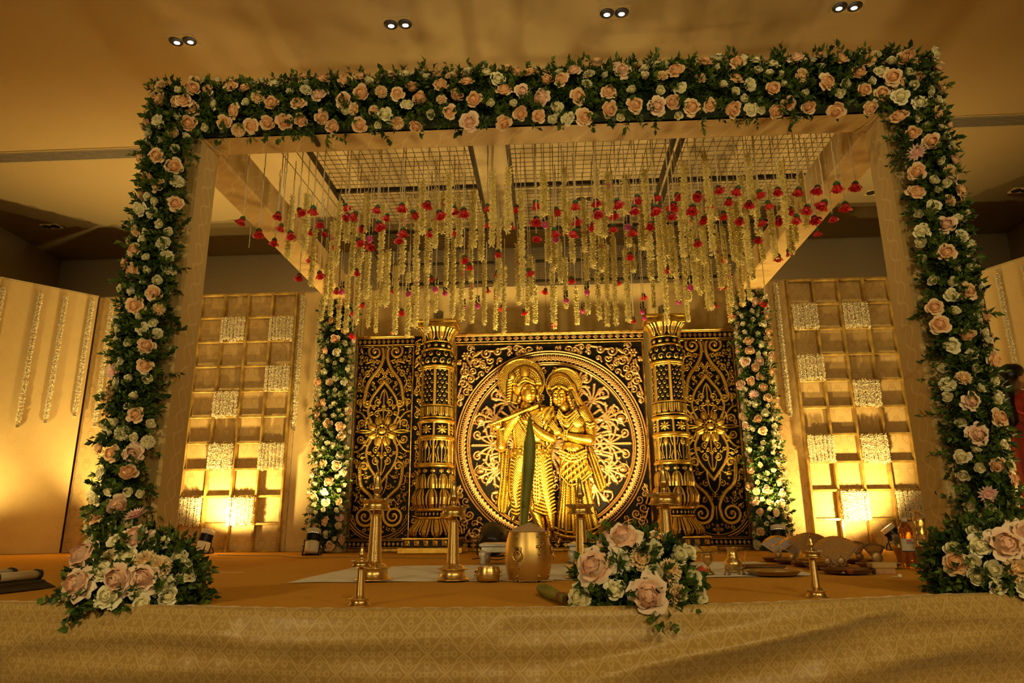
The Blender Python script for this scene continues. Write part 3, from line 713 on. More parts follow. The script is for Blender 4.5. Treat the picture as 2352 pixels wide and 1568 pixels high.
# ------------------------------------------------------------------ canopy: hanging jasmine garlands, rosebud strings and beetle-bright pendants
M = Mat('green_calyx'); M.set(color=(.04, .16, .06), rough=.5); m_calyx = M.m
def rosebud():
    """hanging bud: petals flare downwards"""
    b = MB(); g = np.random.default_rng(5)
    for i in range(9):
        k = i/8; th = i*2.4; u = np.linspace(-1, 1, 5)[None, :]; v = np.linspace(0, 1, 4)[:, None]
        r = .027*(.25+.75*v**.7)*(.45+.6*k)+.007*k*v**3; a = th+u*.75*(1-.1*v)
        z = -.045*v*(1-.25*k*v)+.004*np.sin(u*4+i)*v; b.grid(np.stack([r*np.cos(a), r*np.sin(a), z+0*a], -1), .25+.6*k*v+0*u)
    me = b.mesh('rose', True, 'tint'); me.materials.append(m_red)
    c = MB().lathe([(.012, .002), (.008, .008), (0, .015), (-.006, .0165)], 10, cap=False)
    for i in range(5):
        a = i*1.2566; c.add([(.013*math.cos(a-.4), .013*math.sin(a-.4), 0), (.013*math.cos(a+.4), .013*math.sin(a+.4), 0), (.021*math.cos(a), .021*math.sin(a), -.018)], [(0, 1, 2)])
    cm = c.mesh('calyx'); cm.materials.append(m_calyx); return me, cm
BUD, CALYX = rosebud()
def thread_mesh(L, barbs=True, seed=0):
    g = np.random.default_rng(seed); b = MB(); n = max(4, int(L/.03)); z = np.linspace(0, -L, n)
    b.tube(np.stack([g.normal(0, .0011, n), g.normal(0, .0014, n), z], -1), .0034, 4)
    if barbs:
        for i in range(int(L/.011)):
            zz = -L*g.random(); a = g.uniform(0, 6.28); l = g.uniform(.008, .014); d = np.array((math.cos(a)*l, math.sin(a)*l, -l*.4)); s_ = np.array((-math.sin(a), math.cos(a), 0))*.0018
            b.add([(s_[0], s_[1], zz), (-s_[0], -s_[1], zz), (0, 0, zz+.003), d+np.array((0, 0, zz))], [(0, 1, 3), (1, 2, 3), (2, 0, 3)])
    return b.mesh('thread', False)
TH = [thread_mesh(.5, True, k) for k in range(6)]
THT = [thread_mesh(.5, True, k+10) for k in range(4)]
for me in TH: me.materials.append(m_thread)
for me in THT: me.materials.append(m_tinsel)
Z4 = lambda u, v: (540+u/3.267, 320+v/3.267)
Z5 = lambda u, v: (1240+u/2.94, 300+v/2.94)
R4 = [(62,612),(180,702),(298,772),(326,573),(350,664),(415,717),(478,546),(588,530),(560,697),(484,1036),(573,903),(645,634),(682,706),(633,1018),(762,816),(825,510),(847,581),(908,573),(958,675),(921,772),(1024,795),(910,998),(765,1141),(1072,524),(1076,643),(1144,587),(1252,508),(1332,562),(1263,693),(1230,745),(1181,1136),(964,1253),(885,1312),(882,1472),(1182,1450),(1251,1300),(1447,491),(1468,700),(1527,562),(1643,530),(1714,543),(1659,690),(1720,900),(1757,955),(1473,1050),(1895,513),(1911,635),(1975,858),(1966,1013),(1886,1135),(2003,1273),(2110,520),(2070,650),(2164,1303),(2200,998),(2252,488),(2262,610),(2260,740)]
R5 = [(240,500),(378,487),(377,555),(240,610),(362,643),(238,690),(108,545),(97,685),(518,490),(500,572),(495,658),(655,460),(640,530),(622,678),(607,847),(522,1025),(210,1012),(40,1090),(80,1318),(782,450),(772,530),(880,578),(905,510),(922,447),(750,640),(870,938),(697,1125),(633,1285),(1032,527),(1073,440),(985,608),(1062,757),(1140,507),(1105,605),(1205,398),(1278,478),(1241,572),(1340,402),(1412,500),(1357,612),(1235,865),(1228,1050),(1180,1185),(1478,427),(1540,500),(1491,618),(1478,738),(1608,408),(1610,605),(1685,542),(1733,594),(1610,860),(1676,826),(1748,408),(1808,528),(1850,603),(1873,688),(1875,396),(1925,497),(1975,590),(2004,375),(2060,508),(2130,372),(1527,1168),(1297,1250)]
ROSES = [Z4(*p) for p in R4]+[Z5(*p) for p in R5]
G4 = [(545,410,830),(435,430,890),(600,680,1100),(740,620,990),(790,470,940),(900,620,1010),(845,500,760),(1000,400,690),(1000,850,1190),(1110,490,1045),(1410,310,700),(1510,380,810),(1610,250,720),(1790,380,810),(1935,230,800),(2050,210,690),(2145,390,1100),(1980,600,1200),(1150,830,1240),(1370,480,1050),(1270,440,1000),(1370,890,1400),(1215,950,1460),(690,930,1180),(655,1190,1320),(725,1000,1320),(785,1190,1420),(850,1020,1260),(840,1270,1440),(935,870,1370),(1010,1100,1400),(1065,1140,1440),(1110,850,1240),(1300,1000,1290),(1300,1240,1480),(1340,1100,1400),(1440,840,1450),(1510,1050,1290),(1560,400,700),(1590,730,1100),(1640,750,1330),(1700,860,1350),(1770,700,1050),(1770,980,1370),(1870,910,1380),(1955,1070,1420),(2020,950,1460),(2120,780,1230),(2190,1120,1390),(2250,1100,1370),(2215,880,1200),(960,560,900),(1450,600,980),(1680,420,800),(1850,560,900)]
G5 = [(25,280,570),(160,250,690),(380,260,700),(455,280,570),(570,300,560),(700,270,860),(960,210,670),(1110,150,830),(1400,160,560),(1620,210,640),(200,480,880),(290,460,810),(430,480,720),(90,520,940),(50,560,880),(130,740,1020),(170,860,1200),(310,820,1230),(350,560,920),(410,700,950),(445,770,1320),(490,690,1300),(590,500,780),(620,770,950),(575,800,1290),(680,500,800),(740,750,1000),(790,560,1020),(830,540,850),(835,850,1300),(900,720,1140),(935,400,850),(970,820,1160),(1010,680,1070),(1040,610,880),(1075,500,900),(1100,640,1200),(1135,860,1200),(1165,380,600),(1230,650,880),(1245,880,1290),(1280,520,880),(1270,900,1180),(1350,310,850),(1390,560,950),(1340,870,1180),(1430,870,1000),(1400,960,1140),(1440,340,700),(1480,640,880),(1530,360,860),(1680,600,830),(1750,270,650),(1700,460,750),(100,1050,1330),(80,940,1310),(240,1060,1310),(385,960,1270),(990,1150,1290),(1000,1000,1150),(760,1000,1190),(1320,480,900),(1190,700,1060),(880,640,980),(1060,780,1100)]
def z_side(px_): return 'left' if px_ < 950 else ('right' if px_ > 1550 else 'middle')
tan_of = lambda x, y: ray(x, y).z/ray(x, y).y
def nth(k): return '%d%s' % (k, 'th' if 10 < k % 100 < 14 else {1: 'st', 2: 'nd', 3: 'rd'}.get(k % 10, 'th'))
ALLG = [(Z4(a, b_), Z4(a, c_)[1]) for a, b_, c_ in G4]+[(Z5(a, b_), Z5(a, c_)[1]) for a, b_, c_ in G5]
G_ORDER = {p: i+1 for i, (p, _) in enumerate(sorted(ALLG))}; R_ORDER = {p: i+1 for i, p in enumerate(sorted(ROSES))}
def inside(x, y, Y, lo=-1.80, hi=1.70):     # keep a string between the side beams
    d = ray(x, y); s_ = d.x/d.y
    return min(Y, lo/s_) if s_ < 0 else min(Y, hi/s_)
HUNG = []
for (gx, gy, gb), Z in [(g_, Z4) for g_ in G4]+[(g_, Z5) for g_ in G5]:
    x, y = Z(gx, gy); _, yb = Z(gx, gb)
    best = None
    for _ in range(25):
        zt = ZM-random.uniform(.10, .34); Y = (zt-CAM_H)/tan_of(x, y)
        if Y > 6.2: Y = random.uniform(5.5, 6.2)
        Y = max(inside(x, y, Y), 3.75); p = atY(x, y, Y); dd = min([math.hypot(p.x-a, p.y-b_) for a, b_ in HUNG] or [9])
        if best is None or dd > best[0]: best = (dd, Y)
        if dd > .085: break
    Y = best[1]; p = atY(x, y, Y); HUNG.append((p.x, p.y)); L = max(.18, p.z-atY(x, yb, Y).z)
    t = thing('jasmine_garland', 'thick cream jasmine garland hanging in the canopy, %s from the left' % nth(G_ORDER[(x, y)]), 'garland', (p.x, p.y, p.z), (random.gauss(0, .012), random.gauss(0, .012), 0), group='jasmine garlands in the canopy')
    obj('thread', TH[random.randrange(6)], None, t, (0, 0, ZM-p.z), scale=(.7, .7, max(.05, ZM-p.z+.02)/.5))
    obj('floret_string', GAR[random.choice((0, 1, 3, 4, 0, 1, 3, 2))], None, t, rot=(0, 0, random.uniform(0, 6)), scale=(random.uniform(.85, 1.1),)*2+(L/.5,))
for i, (x, y) in enumerate(ROSES):
    best = None
    for _ in range(25):
        Lr = random.uniform(.32, .66); Y = (ZM-Lr-CAM_H)/tan_of(x, y)
        if Y > 6.2: Y = random.uniform(5.5, 6.2)
        Y = max(inside(x, y, Y), 3.62); p = atY(x, y-7, Y); dd = min(math.hypot(p.x-a, p.y-b_) for a, b_ in HUNG)
        if best is None or dd > best[0]: best = (dd, Y)
        if dd > .075: break
    Y = best[1]; p = atY(x, y-7, Y); HUNG.append((p.x, p.y)); Lr = max(.05, ZM-p.z)
    t = thing('rosebud_string', 'red rose on a thin string in the canopy, %s from the left' % nth(R_ORDER[(x, y)]), 'rose string', (p.x, p.y, ZM), group='red rose strings in the canopy')
    obj('thread', random.choice(THT if (x > 1850 or x < 760 or random.random() < .3) else TH), None, t, scale=(1, 1, Lr/.5))
    s_ = random.uniform(.95, 1.25); r = obj('rose', BUD, None, t, (0, 0, -Lr), (random.gauss(0, .25), random.gauss(0, .25), random.uniform(0, 6)), (s_,)*3)
    obj('calyx', CALYX, None, r)
# bare strings seen against the ceiling
for ti, (x, y) in enumerate(((585, 430), (605, 500), (655, 380), (690, 400), (720, 385), (870, 400), (1000, 380), (1130, 380), (1205, 380), (1290, 370), (1420, 360), (1500, 350), (1630, 360), (1750, 345), (1830, 360))):
    Y = random.uniform(3.8, 4.6); p = atY(x, y, Y); Lr = random.uniform(.3, .5)
    t = thing('tinsel_string', 'bare tinsel string hanging under the wire mesh, %s from the left' % nth(ti+1), 'string', (p.x, p.y, ZM), group='bare tinsel strings')
    obj('thread', random.choice(THT), None, t, scale=(.8, .8, Lr/.5))
m_magenta = plain('magenta_gloss', (.62, .05, .28), .18, var=.05, coat=.6)
m_tuft = plain('dark_green_ribbon', (.008, .022, .012), .5)
tuft = MB(); g_ = np.random.default_rng(3)
for i in range(46):
    a = g_.uniform(0, 6.28); z = g_.uniform(-.03, .035); r = g_.uniform(.012, .02); s_ = .007
    tuft.add([(.004*math.cos(a), .004*math.sin(a), z), (r*math.cos(a-.3), r*math.sin(a-.3), z+s_), (r*math.cos(a+.3), r*math.sin(a+.3), z-s_)], [(0, 1, 2)])
TUFT = tuft.mesh('ribbon_tuft', False); TUFT.materials.append(m_tuft)
BULB = MB().lathe([(.002, .004), (-.006, .015), (-.02, .0215), (-.034, .018), (-.043, .010), (-.048, .001)], 18).mesh('bulb'); BULB.materials.append(m_magenta)
BULBS = [Z4(*p) for p in ((1010,690),(805,1095),(1304,1110),(1505,1075),(1576,1110),(1820,1200),(1716,1220))]+[Z5(*p) for p in ((35,585),(105,690),(588,600),(925,965),(175,1105),(316,1045),(935,1115),(690,1180),(705,1225),(292,1180),(1012,1010))]
B_ORDER = {p: i+1 for i, p in enumerate(sorted(BULBS))}
for (x, y) in BULBS:
    best = None
    for _ in range(25):
        Y = min(random.uniform(5.6, 6.2), max(4., (ZM-random.uniform(.45, .8)-CAM_H)/tan_of(x, y))); p = atY(x, y, Y); dd = min(math.hypot(p.x-a, p.y-b_) for a, b_ in HUNG)
        if best is None or dd > best[0]: best = (dd, Y)
    Y = best[1]; p = atY(x, y, Y); HUNG.append((p.x, p.y))
    t = thing('bulb_pendant', 'glossy magenta bulb under a dark ribbon tuft, %s from the left' % nth(B_ORDER[(x, y)]), 'pendant', (p.x, p.y, ZM), group='magenta bulb pendants in the canopy')
    obj('thread', TH[random.randrange(6)], None, t, scale=(.7, .7, (ZM-p.z)/.5)); obj('ribbon_tuft', TUFT, None, t, (0, 0, p.z-ZM)); obj('bulb', BULB, None, t, (0, 0, p.z-ZM-.03), (random.gauss(0, .1), random.gauss(0, .1), 0))

# two ropes carry the strings beside the mesh
for (xx, lb) in ((-1.70, 'thin rope strung along the canopy left of the wire mesh, outer'), (-1.60, 'thin rope strung along the canopy left of the wire mesh, inner')):
    obj('rope', MB().tube([(xx, 3.4, ZM-.04), (xx+.01, 4.9, ZM-.003), (xx, 6.5, ZM-.04)], .0025, 5), m_wire, label=lb, cat='rope')
# ------------------------------------------------------------------ carved gilt work: heights are built from strokes, blobs and spirals
def blur(H, r):
    for ax in (0, 1):
        P = np.pad(H, [(r+1, r) if k == ax else (0, 0) for k in (0, 1)], mode='edge'); c = np.cumsum(P, ax); n = 2*r+1
        H = (np.take(c, range(n, c.shape[ax]), ax)-np.take(c, range(0, c.shape[ax]-n), ax))/n
    return H
class Relief:
    def __init__(s, x0, x1, z0, z1, step):
        s.x0, s.z0, s.st = x0, z0, step; s.nx = int(round((x1-x0)/step))+1; s.nz = int(round((z1-z0)/step))+1
        s.X, s.Z = np.meshgrid(x0+np.arange(s.nx)*step, z0+np.arange(s.nz)*step); s.H = np.zeros_like(s.X)
    def win(s, xa, xb, za, zb):
        i0 = max(0, int((za-s.z0)/s.st)); i1 = min(s.nz, int((zb-s.z0)/s.st)+2); j0 = max(0, int((xa-s.x0)/s.st)); j1 = min(s.nx, int((xb-s.x0)/s.st)+2)
        return (slice(i0, i1), slice(j0, j1)) if i1 > i0 and j1 > j0 else None
    def put(s, w, h): s.H[w] = np.maximum(s.H[w], h)
    def stroke(s, pts, w0, w1=None, h=.02, groove=.0, shape='taper', base=0.):
        pts = np.asarray(pts, float); w1 = w0 if w1 is None else w1; n = len(pts)-1
        for k in range(n):
            a, b = pts[k], pts[k+1]; t0, t1 = k/n, (k+1)/n
            f = (lambda t: w0+(w1-w0)*t) if shape == 'taper' else (lambda t: w0*max(.12, math.sin(PI*min(1, max(0, t*.92+.06))))**.7)
            wa, wb_ = f(t0), f(t1); wm = max(wa, wb_)
            q = s.win(min(a[0], b[0])-wm, max(a[0], b[0])+wm, min(a[1], b[1])-wm, max(a[1], b[1])+wm)
            if q is None: continue
            X, Z = s.X[q], s.Z[q]; d = b-a; L2 = d@d+1e-12
            t = np.clip(((X-a[0])*d[0]+(Z-a[1])*d[1])/L2, 0, 1); dist = np.hypot(X-a[0]-t*d[0], Z-a[1]-t*d[1])
            w = wa+(wb_-wa)*t; u = np.clip(1-(dist/w)**2, 0, 1)
            hh = (h*(.55+.45*w/max(w0, w1)))*np.sqrt(u)
            if groove: hh = hh*(1-groove*np.exp(-(dist/(.28*w))**2))
            s.put(q, np.where(u > 0, hh+base, 0))
    def blob(s, x, z, rx, rz=None, h=.02, rot=0., base=0., p=2., e=.5):
        rz = rz or rx; R = max(rx, rz); q = s.win(x-R, x+R, z-R, z+R)
        if q is None: return
        X, Z = s.X[q]-x, s.Z[q]-z; c, sn = math.cos(rot), math.sin(rot); u, v = (X*c+Z*sn)/rx, (-X*sn+Z*c)/rz
        k = np.clip(1-np.abs(u)**p-np.abs(v)**p, 0, 1); s.put(q, np.where(k > 0, base+h*k**e, 0))
    def ring(s, x, z, r, w, h=.015, base=0., groove=0.):
        d = np.abs(np.hypot(s.X-x, s.Z-z)-r); u = np.clip(1-(d/w)**2, 0, 1); hh = h*np.sqrt(u)
        if groove: hh = hh*(1-groove*np.exp(-(d/(.3*w))**2))
        s.H = np.maximum(s.H, np.where(u > 0, hh+base, 0))
    def spiral(s, x, z, r, a0, turns=1.6, dirn=1, w=.012, h=.02, tail=None, groove=.25, eye=True):
        """curls inwards from angle a0 at radius r; tail: points leading to the outer end"""
        t = np.linspace(0, 1, int(26*turns)); rr = r*(1-t)**.85*.92+r*.08; a = a0+dirn*2*PI*turns*t
        pts = np.stack([x+rr*np.cos(a), z+rr*np.sin(a)], 1)
        if tail is not None: pts = np.concatenate([smooth_pts(np.concatenate([np.asarray(tail, float), pts[:1]]), 20)[:-1], pts])
        s.stroke(pts, w, w*.55, h, groove)
        if eye: s.blob(x, z, w*.9, h=h*1.1)
    def flower(s, x, z, r, n=8, h=.02, rot=0., inner=True, squash=1.):
        for k in range(n):
            a = rot+2*PI*k/n; s.blob(x+.62*r*math.cos(a), z+.62*r*math.sin(a)*squash, r*.40, r*min(.33, 2.2/n), h, a)
            if r > .05: s.stroke([(x+.3*r*math.cos(a), z+.3*r*math.sin(a)*squash), (x+.9*r*math.cos(a), z+.9*r*math.sin(a)*squash)], r*.05, h=h*1.25)
        if inner and r > .05:
            for k in range(n):
                a = rot+2*PI*(k+.5)/n; s.blob(x+.34*r*math.cos(a), z+.34*r*math.sin(a)*squash, r*.20, r*.15, h*1.3, a)
        s.blob(x, z, r*.26, r*.26*squash, h*1.5)
    def leaf(s, x, z, a, L, curl=.5, w=None, h=.018, n=5):
        """acanthus leaf: a fan of lobes along a bent rib"""
        w = w or L*.16; t = np.linspace(0, 1, 12); ang = a+curl*t*t
        px_ = x+np.cumsum(np.cos(ang))*L/12; pz = z+np.cumsum(np.sin(ang))*L/12; rib = np.stack([px_, pz], 1)
        s.stroke(rib, w*.55, w*.25, h, .3)
        for k in range(n):
            i = int(1+9*k/n); l = L*.34*(1-.5*k/n)
            for sg in (-1, 1):
                b = ang[i]+sg*.85; p0 = rib[i]; e = .45*sg
                s.stroke([p0, p0+l*.5*np.array((math.cos(b), math.sin(b))), p0+l*np.array((math.cos(b-e), math.sin(b-e)))], w*.45, w*.14, h*.92, .25, 'leaf')
        i = 11; s.blob(rib[i][0], rib[i][1], w*.3, h=h)
    def mesh(s, name, mat, mirror=False, base=.0, lo=.003, hi=.011, y0=0., cav=.0):
        X, Z, H = s.X, s.Z, s.H
        if mirror: X = np.concatenate([-X[:, ::-1], X[:, 1:]], 1); Z = np.concatenate([Z[:, ::-1], Z[:, 1:]], 1); H = np.concatenate([H[:, ::-1], H[:, 1:]], 1)
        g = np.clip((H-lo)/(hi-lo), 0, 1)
        if cav: g = g*np.clip(.62+(H-blur(H, 4))/cav, .12, 1)  # hollows go darker: black wash plus crevice shade put into the colour
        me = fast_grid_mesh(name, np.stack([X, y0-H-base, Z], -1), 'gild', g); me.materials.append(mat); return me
def smooth_pts(p, n=24):
    """Catmull-Rom through p"""
    p = np.asarray(p, float)
    if len(p) < 3: t = np.linspace(0, 1, n)[:, None]; return p[0]*(1-t)+p[-1]*t
    q = np.concatenate([[2*p[0]-p[1]], p, [2*p[-1]-p[-2]]]); out = []; m_ = len(p)-1
    for i in range(m_):
        for t in np.linspace(0, 1, max(2, n//m_), endpoint=(i == m_-1)):
            a, b, c, d = q[i], q[i+1], q[i+2], q[i+3]
            out.append(.5*((2*b)+(c-a)*t+(2*a-5*b+4*c-d)*t*t+(3*b-a-3*c+d)*t**3))
    return np.array(out)
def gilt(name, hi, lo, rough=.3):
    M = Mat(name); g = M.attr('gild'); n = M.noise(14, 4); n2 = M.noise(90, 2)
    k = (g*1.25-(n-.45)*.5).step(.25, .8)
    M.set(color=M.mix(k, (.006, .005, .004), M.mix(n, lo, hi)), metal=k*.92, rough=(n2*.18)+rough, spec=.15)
    return M.m
m_gilt = gilt('antique_gilt', (.86, .58, .13), (.62, .38, .07))
m_gilt_dark = gilt('antique_gilt_dark', (.72, .45, .10), (.42, .25, .05), .34)
m_gilt_rose = gilt('rose_gilt', (.86, .56, .24), (.62, .36, .14))
m_lacquer = plain('black_lacquer', (.006, .005, .004), .3, var=.3, spec=.3)
def solid_gilt(name, hi, lo, r=.28):
    M = Mat(name); n = M.noise(18, 4); M.set(color=M.mix(n.step(.3, .75), lo, hi), metal=.95, rough=M.noise(60, 2)*.2+r-.08); return M.m
m_gold = solid_gilt('bright_gold', (.92, .64, .13), (.70, .42, .06))
m_goldrim = solid_gilt('old_gold_moulding', (.78, .50, .12), (.30, .17, .04))

# -------- side panels
A = .283; HP = 2.03
R_ = Relief(0, A-.02, .12, HP-.12, .0031); px2 = lambda dx, y: (dx*.00412, (1268-y)*.00413)
def S(dx, y): return np.array(px2(dx, y))
R_.spiral(*S(25, 815), .080, PI*.95, 1.75, -1, .019, .030, tail=[S(47, 935), S(38, 890), S(14, 855), S(5, 830)])
R_.spiral(*S(40, 868), .035, PI*.6, 1.3, -1, .010, .018, tail=[S(46, 905), S(52, 885)])
R_.stroke(smooth_pts([S(0, 790), S(0, 830)]), .012, .006, .02)
for dx, y in ((0, 868), (9, 860), (18, 870)): R_.flower(*S(dx, y), .030, 6, .018)
for y0 in (1,):
    for m_ in (1, -1):
        T = lambda dx, y: S(dx, y if m_ == 1 else 2006-y)
        R_.stroke(smooth_pts([T(0, 886), T(12, 902), T(28, 925), T(36, 955), T(28, 985)], 30), .017, .012, .026, .3)
        for k, (dx, y) in enumerate(((10, 893), (20, 905), (30, 920), (37, 938), (40, 955))):
            b = T(dx, y); t = T(dx+9, y-9 if k < 3 else y-4); R_.stroke([b, t], .012, .004, .022, .0, 'leaf')
        R_.spiral(*T(13, 935), .036, -PI*.5*m_, 1.5, m_, .009, .018, tail=[T(0, 905), T(6, 915)])
        R_.spiral(*T(14, 962), .030, PI*.5*m_, 1.4, -m_, .008, .017, tail=[T(2, 985), T(4, 975)])
        R_.stroke(smooth_pts([T(0, 910), T(0, 975)], 10), .008, .008, .018)
        R_.flower(*T(0, 945), .022, 6, .018)
        R_.spiral(*T(50, 985), .040, PI*1.1, 1.6, -m_, .012, .022, tail=[T(20, 1000), T(30, 975), T(38, 972)])
        R_.stroke(smooth_pts([T(24, 1003), T(45, 1000), T(66, 1003)]), .012, .006, .02)
        R_.stroke(smooth_pts([T(30, 990), T(50, 962), T(70, 955)]), .013, .008, .02, .3)
        R_.spiral(*T(58, 935), .030, PI, 1.4, -m_, .009, .017)
        R_.spiral(*T(62, 905), .026, 0, 1.4, m_, .008, .016)
        R_.flower(*T(60, 968), .018, 5, .016)
R_.flower(*S(0, 1003), .150, 8, .030, PI/8)
R_.blob(*S(0, 1003), .055, .040, .048); R_.ring(*S(0, 1003), .052, .007, .05)
R_.stroke(smooth_pts([S(0, 1120), S(14, 1105), S(10, 1135), S(0, 1150)]), .014, .008, .024)
R_.spiral(*S(32, 1192), .095, PI*.98, 1.9, 1, .021, .032, tail=[S(50, 1085), S(44, 1125), S(20, 1150), S(8, 1175)])
R_.spiral(*S(40, 1082), .042, 0, 1.5, 1, .014, .026); R_.leaf(*S(52, 1090), 1.2, .10, .5, .014, .022, 4)
R_.spiral(*S(38, 938), .038, 0, 1.5, -1, .013, .026); R_.leaf(*S(50, 925), -1.2, .10, -.5, .014, .022, 4)
R_.spiral(*S(52, 1130), .032, PI*.4, 1.4, 1, .009, .018, tail=[S(40, 1100), S(55, 1105)])
R_.spiral(*S(18, 1128), .028, PI*.3, 1.3, -1, .008, .018)
for dx, y in ((0, 1152), (10, 1160), (20, 1150)): R_.flower(*S(dx, y), .028, 5, .018)
R_.flower(*S(0, 1226), .052, 4, .024)
R_.stroke(smooth_pts([S(0, 1178), S(0, 1205)]), .010, .005, .02)
th = np.linspace(-PI/2, -.02, 30)
for r, w_, h_ in ((.318, .010, .030), (.297, .007, .026), (.338, .007, .022)): R_.stroke(np.stack([r*np.cos(th), S(0, 1165)[1]+r*np.sin(th)], 1), w_, w_, h_)
for k in range(5): R_.spiral(.20+.015*k, .165+.035*k, .024, -.5, 1.3, 1, .007, .014)
for i in range(6):      # diaper of small lozenges in the upper corners
    for j in range(9):
        x, z = .16+.035*i+.0175*(j % 2), 1.30+.07*j
        if R_.H[min(R_.nz-1, int((z-R_.z0)/R_.st)), min(R_.nx-1, int(x/R_.st))] < .004: R_.blob(x, z, .019, .024, .010, 0, p=1.)
g_ = np.random.default_rng(4)
for _ in range(900):    # small curls fill the ground
    x, z = g_.uniform(.01, A-.03), g_.uniform(.14, HP-.14); q = R_.win(x-.010, x+.010, z-.010, z+.010)
    if q is None or R_.H[q].max() > .006: continue
    if g_.random() < .6: R_.spiral(x, z, g_.uniform(.016, .028), g_.uniform(0, 6), 1.2, g_.choice((-1, 1)), .0075, .015, groove=0, tail=[(x+g_.uniform(-.05, .05), z+g_.uniform(-.05, .05))])
    else: R_.flower(x, z, .014, 5, .011)
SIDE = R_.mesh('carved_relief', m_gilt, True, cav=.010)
def border_mesh(L, hgt, motif, name, mat=None, n_m=None, step=.0035):
    B = Relief(-L/2, L/2, 0, hgt, step); n_m = n_m or int(L/(hgt*1.0))
    for (z, w_) in ((.006, .006), (hgt-.007, .007)): B.stroke([(-L/2, z), (L/2, z)], w_, w_, .016)
    for k in range(n_m):
        x = -L/2+(k+.5)*L/n_m; r = L/n_m
        if motif == 'leaf':
            for a in (-.9, -.45, 0, .45, .9): B.stroke([(x, hgt*.2), (x+math.sin(a)*r*.42, hgt*.2+math.cos(a)*hgt*.5)], r*.06, r*.10, .011)
        else:
            B.spiral(x, hgt*.5, min(r, hgt)*.33, PI if k % 2 else 0, 1.2, 1 if k % 2 else -1, r*.09, .011, groove=0)
    return B.mesh(name, mat or m_gilt_dark)
TOPB = border_mesh(2*A, .085, 'leaf', 'top_border', n_m=12); BOTB = border_mesh(2*A, .075, 'leaf', 'base_border', n_m=14)
def side_panel(x, label):
    t = thing('carved_panel', label, 'carved panel', (x, 6.49, 0), group='tall carved gilt side panels')
    obj('board', MB().box((0, .03, HP/2), (2*A, .05, HP-.004)), m_lacquer, t, smooth=False)
    obj('carved_relief', SIDE, None, t, (0, .003, 0))
    obj('top_border', TOPB, None, t, (0, -.008, HP-.10)); obj('base_border', BOTB, None, t, (0, -.008, .03))
    for z, hh, dd in ((HP-.008, .018, .06), (HP-.106, .012, .03), (.014, .028, .06), (.112, .012, .03)): obj('moulding', MB().bevbox((0, .005-dd/2+.02, z), (2*A, dd, hh), .004), m_goldrim, t, smooth=False)
    for s_ in (-1, 1): obj('moulding', MB().bevbox((s_*(A-.008), -.004, HP/2), (.014, .028, HP-.23), .003), m_goldrim, t, smooth=False)
    return t
lp = side_panel(-1.59, 'dark gilt carved floral panel beside the rear left flower column')
side_panel(1.47, 'dark gilt carved floral panel beside the rear right flower column')
E_ = Relief(0, .20, .02, HP-.02, .004); g_ = np.random.default_rng(21)
for _ in range(700):    # return strip of curls that runs in behind the left pillar
    x, z = g_.uniform(.015, .185), g_.uniform(.05, HP-.05); q = E_.win(x-.012, x+.012, z-.012, z+.012)
    if E_.H[q].max() > .006: continue
    E_.spiral(x, z, g_.uniform(.016, .032), g_.uniform(0, 6), 1.3, g_.choice((-1, 1)), .009, .016, tail=[(x+g_.uniform(-.04, .04), z+g_.uniform(-.05, .05))])
st_ = obj('return_strip', E_.mesh('return_strip', m_gilt, cav=.010), None, lp, (A+.002, .012, 0))
obj('strip_board', MB().box((.10, .022, HP/2), (.20, .03, HP-.004)), m_lacquer, st_, smooth=False)

# -------- centre panel: ring, corner scrolls and foliage fans
AC, ZCN = .90, .945
C_ = Relief(0, AC-.02, .09, 1.90, .0042)
for r, w_, h_ in ((.885, .011, .030), (.862, .006, .024), (.775, .008, .026), (.757, .010, .030)): C_.ring(0, ZCN, r, w_, h_)
for k in range(64):
    a = -PI/2+PI*(k+.5)/64; c = np.array((.79*math.cos(a), ZCN+.79*math.sin(a)))
    for d in (-.75, -.38, 0, .38, .75): e = c+.056*np.array((math.cos(a+d), math.sin(a+d))); C_.stroke([c, e], .0055, .008, .015)
# foliage fans (both halves mirror)
def palmette(x, z, a, L, n=7, spread=1.25, w=.016, h=.026):
    for k in range(n):
        q = (k/(n-1)-.5)*2; b_ = a+q*spread; l = L*(1-.28*abs(q)); e = .55*q
        p = np.array((x, z)); m1 = p+l*.5*np.array((math.cos(b_-e*.5), math.sin(b_-e*.5))); m2 = p+l*np.array((math.cos(b_+e*.35), math.sin(b_+e*.35)))
        C_.stroke(smooth_pts([p, m1, m2], 10), w*.55, w*1.0, h, .35); C_.blob(m2[0], m2[1], w*.9, h=h)
for (a, r0, L) in ((0, .50, .23), (.42, .53, .20), (-.42, .53, .20), (.80, .53, .20), (-.80, .53, .20), (1.15, .55, .18), (-1.15, .55, .18), (.21, .36, .20), (-.21, .36, .20), (.60, .36, .20), (-.60, .36, .20), (1.0, .36, .2), (-1.0, .36, .2), (0, .30, .2)):
    palmette(r0*math.cos(a), ZCN+r0*math.sin(a), a, L)
    C_.stroke(smooth_pts([(0, ZCN+r0*.2*math.sin(a)), (r0*.6*math.cos(a*1.1), ZCN+r0*.6*math.sin(a*1.1)), (r0*math.cos(a), ZCN+r0*math.sin(a))]), .02, .014, .022, .3)
